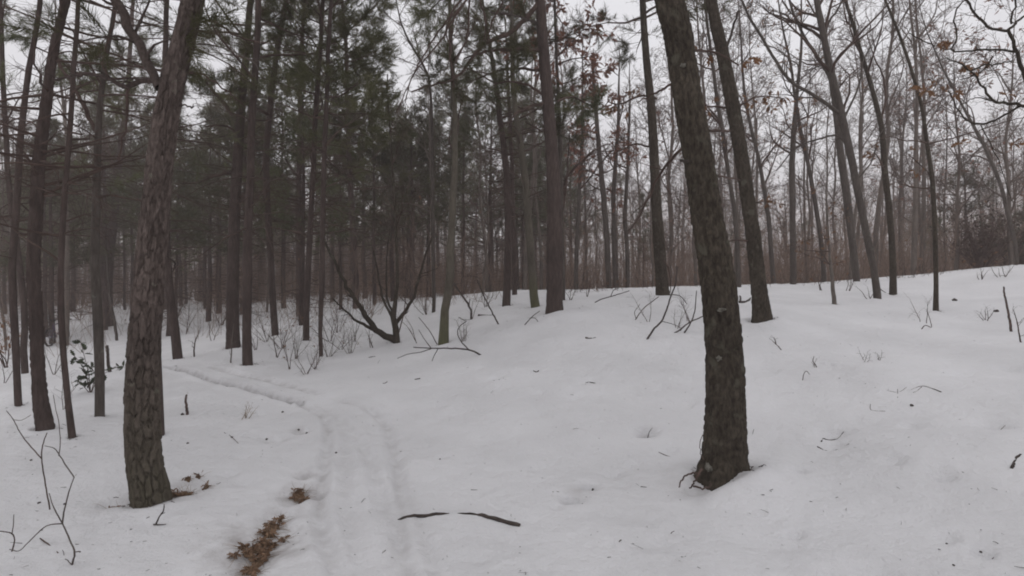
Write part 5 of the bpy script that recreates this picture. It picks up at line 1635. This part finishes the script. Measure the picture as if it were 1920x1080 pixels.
for k, (px, py, lab) in enumerate([(1498, 879, 'pine cone on the snow right of the big oak'), (1490, 991, 'dark cone low on the right slope'), (1709, 762, 'dark cone below the arched twig'), (1839, 1013, 'pair of cones near the lower right, upper'),
                                   (1840, 1026, 'pair of cones near the lower right, lower'), (1788, 1052, 'small cone at the bottom right'), (1775, 998, 'flat chip near the lower right cones'), (1790, 563, 'dark lump right of the sapling pole'),
                                   (1868, 584, 'dark lump left of the leaning snag pole'), (1440, 585, 'small dark lump right of the second dark oak'), (58, 866, 'dark curled leaf at the left edge'), (73, 938, 'round dark cone near the lower left shrub'),
                                   (121, 945, 'dark leaf scrap by the forked shrub shoots'), (342, 777, 'dark chunk beside the reddish snag'), (435, 818, 'tiny cone left of the trail'), (352, 826, 'tiny chip right of the plated pine'),
                                   (530, 770, 'bark chip where the trail bends'), (500, 813, 'dark scrap in the trampled snow left of the trail'), (560, 797, 'dark leaf scrap in the footprint by the trail'), (575, 803, 'dark crumb at the footprint by the trail'),
                                   (572, 884, 'dark wet leaf in the rut above the bare patches'), (593, 919, 'dark clod right of the small bare patch'), (825, 852, 'thin chip on the trail'), (630, 845, 'little forked sprig on the trail')]):
    p = surf(px, py); r = (5.5 if k in (0, 1, 2, 11, 13, 21) else 4.0) * p[1] / F * .5
    if px > 1780 and py < 600:
        r *= 1.8
    mb = MB()
    n, mseg = 9, 6
    rs = np.random.default_rng(700 + k)
    th = np.arange(n) * 2 * math.pi / n
    V = []
    for i in range(mseg):
        f = (i + .3) / (mseg - .4)
        rr = r * math.sin(math.pi * f) * (1 + .25 * rs.uniform(-1, 1, n) + (.25 if i % 2 else 0))
        V.append(np.column_stack([r * 2.6 * (f - .5) * np.ones(n), rr * np.cos(th), rr * .8 * np.sin(th) + r * .35]))
    V = np.concatenate(V)
    i, j = np.meshgrid(np.arange(mseg - 1), np.arange(n), indexing='ij'); jn = (j + 1) % n
    mb.add(V, np.stack([i * n + j, i * n + jn, (i + 1) * n + jn, (i + 1) * n + j], -1).reshape(-1, 4), None)
    nm = 'pine_cone' if 'cone' in lab else ('dead_leaf' if 'leaf' in lab else 'wood_chip')
    o = mb.build(nm, M['dead_wood'])
    o.location = p; o.rotation_euler = (rs.uniform(-.3, .3), rs.uniform(-.3, .3), rs.uniform(0, 3.1))
    tag(o, lab, 'pine cone' if 'cone' in lab else ('leaf' if 'leaf' in lab else 'debris'))
for k, (pts, lab) in enumerate([([(420, 805), (432, 815), (447, 830)], 'thin pine needle twig curving on the snow left of the trail'), ([(1235, 840), (1255, 847), (1275, 850), (1298, 858)], 'fine vine twig lying left of the big oak foot'),
                                ([(1660, 768), (1634, 766), (1632, 756)], 'tiny bent twig right of centre on the slope'), ([(1848, 795), (1870, 797), (1885, 794)], 'faint twig in a groove at the right')]):
    stick('fallen_twig', lab, [(pts, 2, 1.2)], 'twig', 'twig', seed=60 + k)
# vine roots curling at the foot of the big oak
t, b, D, rs, rows = TREES['M']
px_limb(t, b, [(1312, 890), (1298, 886), (1284, 893), (1275, 908), (1273, 914)], 4, 2.5, D - .25, rs, 0, 0, name='root')
px_limb(t, b, [(1316, 880), (1308, 890), (1302, 905), (1292, 915)], 5, 3, D - .28, rs, 0, 0, name='root')
px_limb(t, b, [(1300, 912), (1315, 914), (1328, 913), (1334, 906)], 4, 3, D - .30, rs, 0, 0, name='root')
px_limb(t, b, [(1320, 862), (1312, 835), (1318, 815)], 1.6, 1.2, D - .22, rs, 0, 0, name='vine')


# ------------------------------------------------------------------ bare patches with litter
def litter(label, spots, n_leaf, n_blade, seed):
    rs = np.random.default_rng(seed)
    c0 = surf(*spots[0][:2])
    mb = MB()
    for (px, py, rx, ry) in spots:
        c = surf(px, py)
        Rx = rx * c[1] / F; Ry = Rx * rs.uniform(.8, 1.2) * ry
        k = 26; rings = 6
        th = np.arange(k) * 2 * math.pi / k
        V = []
        for i in range(rings + 1):
            f = i / rings
            rr = f * (1 + .35 * np.sin(th * 3 + seed) * f + rs.normal(0, .10, k) * f)
            x = c[0] + Rx * rr * np.cos(th); y = c[1] + Ry * rr * np.sin(th)
            z = h_smooth(x, y) + detail(x, y) + .020 * (1 - f ** 2) + rs.normal(0, .009, k) - (.03 if i == rings else 0)
            V.append(np.column_stack([x, y, z]))
        V = np.concatenate(V)
        i, j = np.meshgrid(np.arange(rings), np.arange(k), indexing='ij'); jn = (j + 1) % k
        mb.add(V, np.stack([i * k + j, (i + 1) * k + j, (i + 1) * k + jn, i * k + jn], -1).reshape(-1, 4), None, 0)
        m = int(1.6 * n_leaf * rx / 20) + 3
        a = rs.uniform(0, 6.28, m); q = np.sqrt(rs.uniform(0, 1.25, m))
        x = c[0] + Rx * q * np.cos(a); y = c[1] + Ry * q * np.sin(a)
        pos = np.column_stack([x, y, h_smooth(x, y) + detail(x, y) + .022 + rs.uniform(0, .012, m)])
        dd = rs.normal(0, 1, (m, 3)); dd[:, 2] *= .3
        add_leaves(mb, pos, dd, .036, rs, 1)
        m = int(1.6 * n_blade * rx / 20) + 4
        a = rs.uniform(0, 6.28, m); q = np.sqrt(rs.uniform(0, 1.3, m))
        x = c[0] + Rx * q * np.cos(a); y = c[1] + Ry * q * np.sin(a)
        st = np.column_stack([x, y, h_smooth(x, y) + detail(x, y) + .012])
        dd = np.column_stack([rs.normal(0, 1, m), rs.normal(0, .5, m), rs.uniform(.05, .5, m)])
        p, r = grow(st, dd, rs.uniform(.04, .12, m), np.full(m, .0016), 4, .1, -.12, rs, .3)
        mb.tubes(p, r, 3, 2)
    o = local(mb, c0).build('leaf_litter', [M['soil'], M['litter_leaf'], M['straw']], None, smooth=False, kind='stuff')
    o.location = c0
    tag(o, label, 'leaf litter')
    return o


litter('long bare patch of brown leaves and grass beside the trail, bottom left', [(514, 981, 11, .55), (503, 992, 13, .5), (494, 1004, 11, .5), (508, 1008, 7, .4), (480, 1017, 12, .5), (495, 1024, 10, .45), (487, 1034, 14, .5), (464, 1030, 9, .45), (476, 1050, 7, .5), (468, 1059, 8, .5), (525, 971, 5, .4), (441, 1037, 4, .5), (455, 1020, 5, .4), (474, 1071, 5, .4), (532, 1000, 3, .5)], 46, 22, 1)
litter('small round bare patch of brown grass beside the trail', [(560, 914, 11, 1.0), (568, 926, 8, .8), (556, 921, 5, .8)], 30, 26, 2)
litter('brown litter showing right of the foot of the plated pine', [(335, 922, 12, .9), (352, 916, 9, .7), (345, 925, 6, .6)], 22, 10, 3)
litter('scattered dark litter in dents beyond the plated pine foot', [(352, 898, 6, .6), (372, 893, 5, .6), (386, 909, 7, .5)], 6, 8, 4)
litter('small dark litter streak in the dent left of the plated pine', [(218, 942, 6, .6), (204, 950, 4, .6)], 5, 8, 5)

# fine needles and bark crumbs over the snow: one scatter
rs = np.random.default_rng(19)
N = 380
px = rs.uniform(-50, 1970, N); py = 570 + 520 * rs.uniform(0, 1, N) ** 1.3
mb = MB()
d = np.array([ground_hit(a, b_) for a, b_ in zip(px, py)])
x = (px - 960) / F * d
z = h_smooth(x, d) + detail(x, d)
L = .008 + rs.exponential(.016, N)
dd = np.column_stack([rs.normal(0, 1, N), rs.normal(0, 1, N), rs.normal(0, .12, N)])
p, r = grow(np.column_stack([x, d, z + .003]), dd, L, rs.uniform(.001, .0026, N), 3, .2, 0, rs, .6)
mb.tubes(p, r, 3)
for (cx, cy, cr, bank) in COLLARS:
    if math.hypot(cx, cy) > 14:
        continue
    n_ = int(18 + 160 * cr)
    aa = rs.uniform(0, 6.28, n_); q_ = cr * (1.1 + rs.exponential(.9, n_))
    xx = cx + q_ * np.cos(aa); yy = cy + q_ * np.sin(aa)
    zz = h_smooth(xx, yy) + detail(xx, yy)
    dd = np.column_stack([rs.normal(0, 1, n_), rs.normal(0, 1, n_), rs.normal(0, .12, n_)])
    p, r = grow(np.column_stack([xx, yy, zz + .004]), dd, rs.uniform(.012, .05, n_), rs.uniform(.0015, .004, n_), 3, .2, 0, rs, .6)
    mb.tubes(p, r, 3)
o = mb.build('needle_scatter', M['dead_wood'], None, smooth=False, kind='stuff')
o['label'] = 'scattered needles and bark crumbs on the snow'


rs = np.random.default_rng(23)
g = _ruts()[1][0]
N = 420
k = rs.integers(0, len(g) - 1, N); u = rs.uniform(0, 1, (N, 1))
xy = g[k] * (1 - u) + g[k + 1] * u + rs.normal(0, .028, (N, 2))
z = h_smooth(xy[:, 0], xy[:, 1]) + detail(xy[:, 0], xy[:, 1])
dd = np.column_stack([rs.normal(0, 1, N), rs.normal(0, .6, N), rs.normal(0, .1, N)])
p, r = grow(np.column_stack([xy, z + .004]), dd, rs.uniform(.03, .10, N), rs.uniform(.0015, .004, N), 3, .2, 0, rs, .6)
mb = MB(); mb.tubes(p, r, 3)
o = mb.build('rut_needles', M['dead_wood'], None, smooth=False, kind='stuff')
o['label'] = 'dark needles lying in the tyre rut that bends away left'

# ------------------------------------------------------------------ bicycle and rider far left, behind the thick pine
def ring_tube(mb, R, r, n=28, s=8, cx=0, cz=0, y=0):
    a = np.linspace(0, 2 * math.pi, n + 1)
    pts = np.column_stack([cx + R * np.cos(a), np.full(n + 1, y), cz + R * np.sin(a)])
    aa = np.arange(s) * 2 * math.pi / s
    V = []
    for k in range(n):
        u = np.array([math.cos(a[k]), 0, math.sin(a[k])])
        V.append(pts[k] + r * (np.cos(aa)[:, None] * u + np.sin(aa)[:, None] * np.array([0, 1.0, 0])))
    V = np.concatenate(V)
    i, j = np.meshgrid(np.arange(n), np.arange(s), indexing='ij'); jn = (j + 1) % s; ii = (i + 1) % n
    mb.add(V, np.stack([i * s + j, i * s + jn, ii * s + jn, ii * s + j], -1).reshape(-1, 4))


Db = 20.0
gb = on_ground(93, 648)
bx, by = (93 - 960) / F * gb[1], gb[1]
bz = gb[2]
kR = 16.5 * gb[1] / F          # wheel radius that shows about 33 photo rows
kR = min(max(kR, .30), .37)
bike = thing('bicycle', 'dark bicycle standing in the snow behind the thick left pine', 'bicycle', (bx, by, bz - .02))
bike.rotation_euler = (0, 0, math.radians(106))


def bar(name, a, b_, r, m, parent, sides=8):
    mb = MB()
    mb.tubes(np.linspace(a, b_, 3)[None], np.full((1, 3), r), sides, cap=True)
    return mb.build(name, M[m], parent)


for wx in (0.0, 1.08):
    mb = MB(); ring_tube(mb, kR - .03, .006, 28, 6, wx, kR)
    for k in range(14):
        a = k * 2 * math.pi / 14
        mb.tubes(np.array([[[wx, 0, kR], [wx + (kR - .03) * math.cos(a), 0, kR + (kR - .03) * math.sin(a)]]]), np.full((1, 2), .0022), 3)
    mb.tubes(np.array([[[wx, -.05, kR], [wx, .05, kR]]]), np.full((1, 2), .02), 8, cap=True)
    w = mb.build('wheel', M['metal'], bike)
    mb = MB(); ring_tube(mb, kR - .005, .030, 32, 8, wx, kR)
    mb.build('tyre', M['rubber'], w)
hub_r, hub_f = np.array([0, 0, kR]), np.array([1.08, 0, kR])
bb = np.array([.43, 0, kR - .03]); seat = np.array([.27, 0, .84]); head = np.array([.88, 0, .82]); headl = np.array([.92, 0, .70])
mb = MB()
for a, b_, r in ((bb, seat, .018), (seat * [1, 1, .93] + [.01, 0, 0], head, .018), (bb, headl, .021), (head + [0, 0, .04], headl, .022)):
    mb.tubes(np.linspace(a, b_, 3)[None], np.full((1, 3), r), 8, cap=True)
for s in (-1, 1):
    o_ = np.array([0, .05 * s, 0])
    mb.tubes(np.linspace(bb + o_ * .6, hub_r + o_, 3)[None], np.full((1, 3), .010), 6, cap=True)
    mb.tubes(np.linspace(seat * [1, 1, .9] + [.02, 0, 0] + o_ * .4, hub_r + o_, 3)[None], np.full((1, 3), .009), 6, cap=True)
mb.build('frame', M['frame'], bike)
mb = MB()
for s in (-1, 1):
    mb.tubes(np.linspace(headl + [0, .055 * s, 0], hub_f + [0, .055 * s, 0], 3)[None], np.full((1, 3), .015), 7, cap=True)
mb.tubes(np.linspace(headl + [0, -.06, 0], headl + [0, .06, 0], 3)[None], np.full((1, 3), .016), 7, cap=True)
mb.build('fork', M['rubber'], bike)
mb = MB()
mb.tubes(np.array([[[.80, -.36, .96], [.85, -.12, .95], [.87, 0, .93], [.85, .12, .95], [.80, .36, .96]]]), np.full((1, 5), .013), 7, cap=True)
mb.tubes(np.linspace(head, [.87, 0, .93], 3)[None], np.full((1, 3), .014), 7, cap=True)
hb = mb.build('handlebar', M['rubber'], bike)
for s in (-1, 1):
    bar('grip', np.array([.795, .36 * s, .961]), np.array([.82, .25 * s, .957]), .018, 'rubber', hb)
mb = MB()
pr = np.array([[[.13, 0, .93], [.20, 0, .95], [.30, 0, .945], [.40, 0, .94]]])
mb.tubes(pr, np.array([[.05, .07, .035, .018]]), 10, cap=True)
mb.tubes(np.linspace(seat, [.25, 0, .93], 3)[None], np.full((1, 3), .013), 7, cap=True)
mb.build('saddle', M['rubber'], bike)
mb = MB(); ring_tube(mb, .085, .008, 20, 5, bb[0], bb[2], .05)
for s in (-1, 1):
    mb.tubes(np.array([[[bb[0], .06 * s, bb[2]], [bb[0] + .14 * s, .07 * s, bb[2] - .10 * s]]]), np.full((1, 2), .011), 6, cap=True)
    mb.tubes(np.array([[[bb[0] + .14 * s, .07 * s, bb[2] - .10 * s], [bb[0] + .14 * s, .16 * s, bb[2] - .10 * s]]]), np.full((1, 2), .016), 6, cap=True)
mb.build('crankset', M['metal'], bike)

# rider standing beside the bicycle, almost wholly hidden by the trunk
dp = gb[1] + .25
pxp = (71 - 960) / F * dp
pz = gz(pxp, dp)
person = thing('person', 'person in dark clothing standing with the bicycle, mostly hidden by the thick pine', 'person', (pxp, dp, pz))
person.rotation_euler = (0, 0, math.radians(-60))


def skin_body(name, verts, edges, radii, m, parent, root=0, sub=2):
    me = bpy.data.meshes.new(name)
    me.from_pydata(verts, edges, [])
    o = obj(name, me, parent)
    me.materials.append(M[m])
    md = o.modifiers.new('skin', 'SKIN')
    for i, r in enumerate(radii):
        v = me.skin_vertices[0].data[i]
        v.radius = (r, r) if not isinstance(r, tuple) else r
        v.use_root = (i == root)
    md.use_smooth_shade = True
    sd = o.modifiers.new('sub', 'SUBSURF'); sd.levels = sub; sd.render_levels = sub
    return o


BV = [(0, 0, .96), (0, 0, 1.14), (0, .01, 1.32), (0, .0, 1.45), (0, .0, 1.53),
      (.17, 0, 1.43), (.25, -.02, 1.17), (.30, -.22, 1.02), (-.17, 0, 1.43), (-.23, .02, 1.16), (-.22, -.16, .97),
      (.10, 0, .90), (.12, -.02, .50), (.13, .03, .10), (.14, -.12, .05), (-.10, 0, .90), (-.13, -.01, .50), (-.14, .04, .10), (-.15, -.11, .05)]
BE = [(0, 1), (1, 2), (2, 3), (3, 4), (3, 5), (5, 6), (6, 7), (3, 8), (8, 9), (9, 10), (0, 11), (11, 12), (12, 13), (13, 14), (0, 15), (15, 16), (16, 17), (17, 18)]
BR = [(.15, .12), (.14, .11), (.17, .12), (.10, .09), .06, .075, .058, .045, .075, .058, .045, .095, .065, .05, .045, .095, .065, .05, .045]
body = skin_body('body', BV, BE, BR, 'cloth', person)
head_o = skin_body('head', [(0, 0, 1.50), (0, -.005, 1.58), (0, -.02, 1.66), (0, -.01, 1.73), (0, -.10, 1.645)], [(0, 1), (1, 2), (2, 3), (2, 4)], [.055, .062, .088, .07, .018], 'skin', person)
mb = MB()
n = 14
V = []
for i in range(6):
    f = i / 5 * math.pi * .5
    a = np.arange(n) * 2 * math.pi / n
    V.append(np.column_stack([.115 * math.cos(f) * np.cos(a), -.01 + .145 * math.cos(f) * np.sin(a), np.full(n, 1.70 + .115 * math.sin(f)) + .012 * np.cos(a * 2)]))
V = np.concatenate(V)
i, j = np.meshgrid(np.arange(5), np.arange(n), indexing='ij'); jn = (j + 1) % n
mb.add(V, np.stack([i * n + j, i * n + jn, (i + 1) * n + jn, (i + 1) * n + j], -1).reshape(-1, 4))
mb.build('helmet', M['helmet'], person)
for sx, wrist in ((1, np.array([.30, -.22, 1.02])), (-1, np.array([-.22, -.16, .97]))):
    vs = [tuple(wrist), tuple(wrist + [0, -.05, -.02])]; es = [(0, 1)]; rr = [.03, .036]
    for q, (off, ln) in enumerate(((-.03, .075), (-.01, .085), (.01, .08), (.03, .065))):
        k0 = len(vs)
        vs += [tuple(wrist + [off, -.085, -.03]), tuple(wrist + [off, -.085 - ln * .5, -.05]), tuple(wrist + [off, -.075 - ln * .5, -.085])]
        es += [(1, k0), (k0, k0 + 1), (k0 + 1, k0 + 2)]; rr += [.010, .009, .008]
    k0 = len(vs)
    vs += [tuple(wrist + [-.045 * sx, -.05, -.03]), tuple(wrist + [-.055 * sx, -.085, -.055])]
    es += [(1, k0), (k0, k0 + 1)]; rr += [.011, .009]
    skin_body('glove', vs, es, rr, 'cloth', person, 0, 1)

# ------------------------------------------------------------------ haze
me = bpy.data.meshes.new('haze')
s, zb, zt_ = 186.0, -5.0, 22.0
vv = [(x, y, z) for z in (zb, zt_) for x, y in ((-s, -s), (s, -s), (s, s), (-s, s))]
me.from_pydata(vv, [], [(0, 3, 2, 1), (4, 5, 6, 7), (0, 1, 5, 4), (1, 2, 6, 5), (2, 3, 7, 6), (3, 0, 4, 7)])
hz = obj('haze', me, None, 'stuff')
hz['label'] = 'thin winter haze filling the woods'
m = bpy.data.materials.new('haze')
m.use_nodes = True
nt = m.node_tree
for n_ in list(nt.nodes):
    nt.nodes.remove(n_)
out = nt.nodes.new('ShaderNodeOutputMaterial')
pv = nt.nodes.new('ShaderNodeVolumePrincipled')
pv.inputs['Color'].default_value = (0.96, 0.85, 0.82, 1)
pv.inputs['Density'].default_value = 0.0052
pv.inputs['Anisotropy'].default_value = 0.0
nt.links.new(pv.outputs[0], out.inputs['Volume'])
me.materials.append(m)
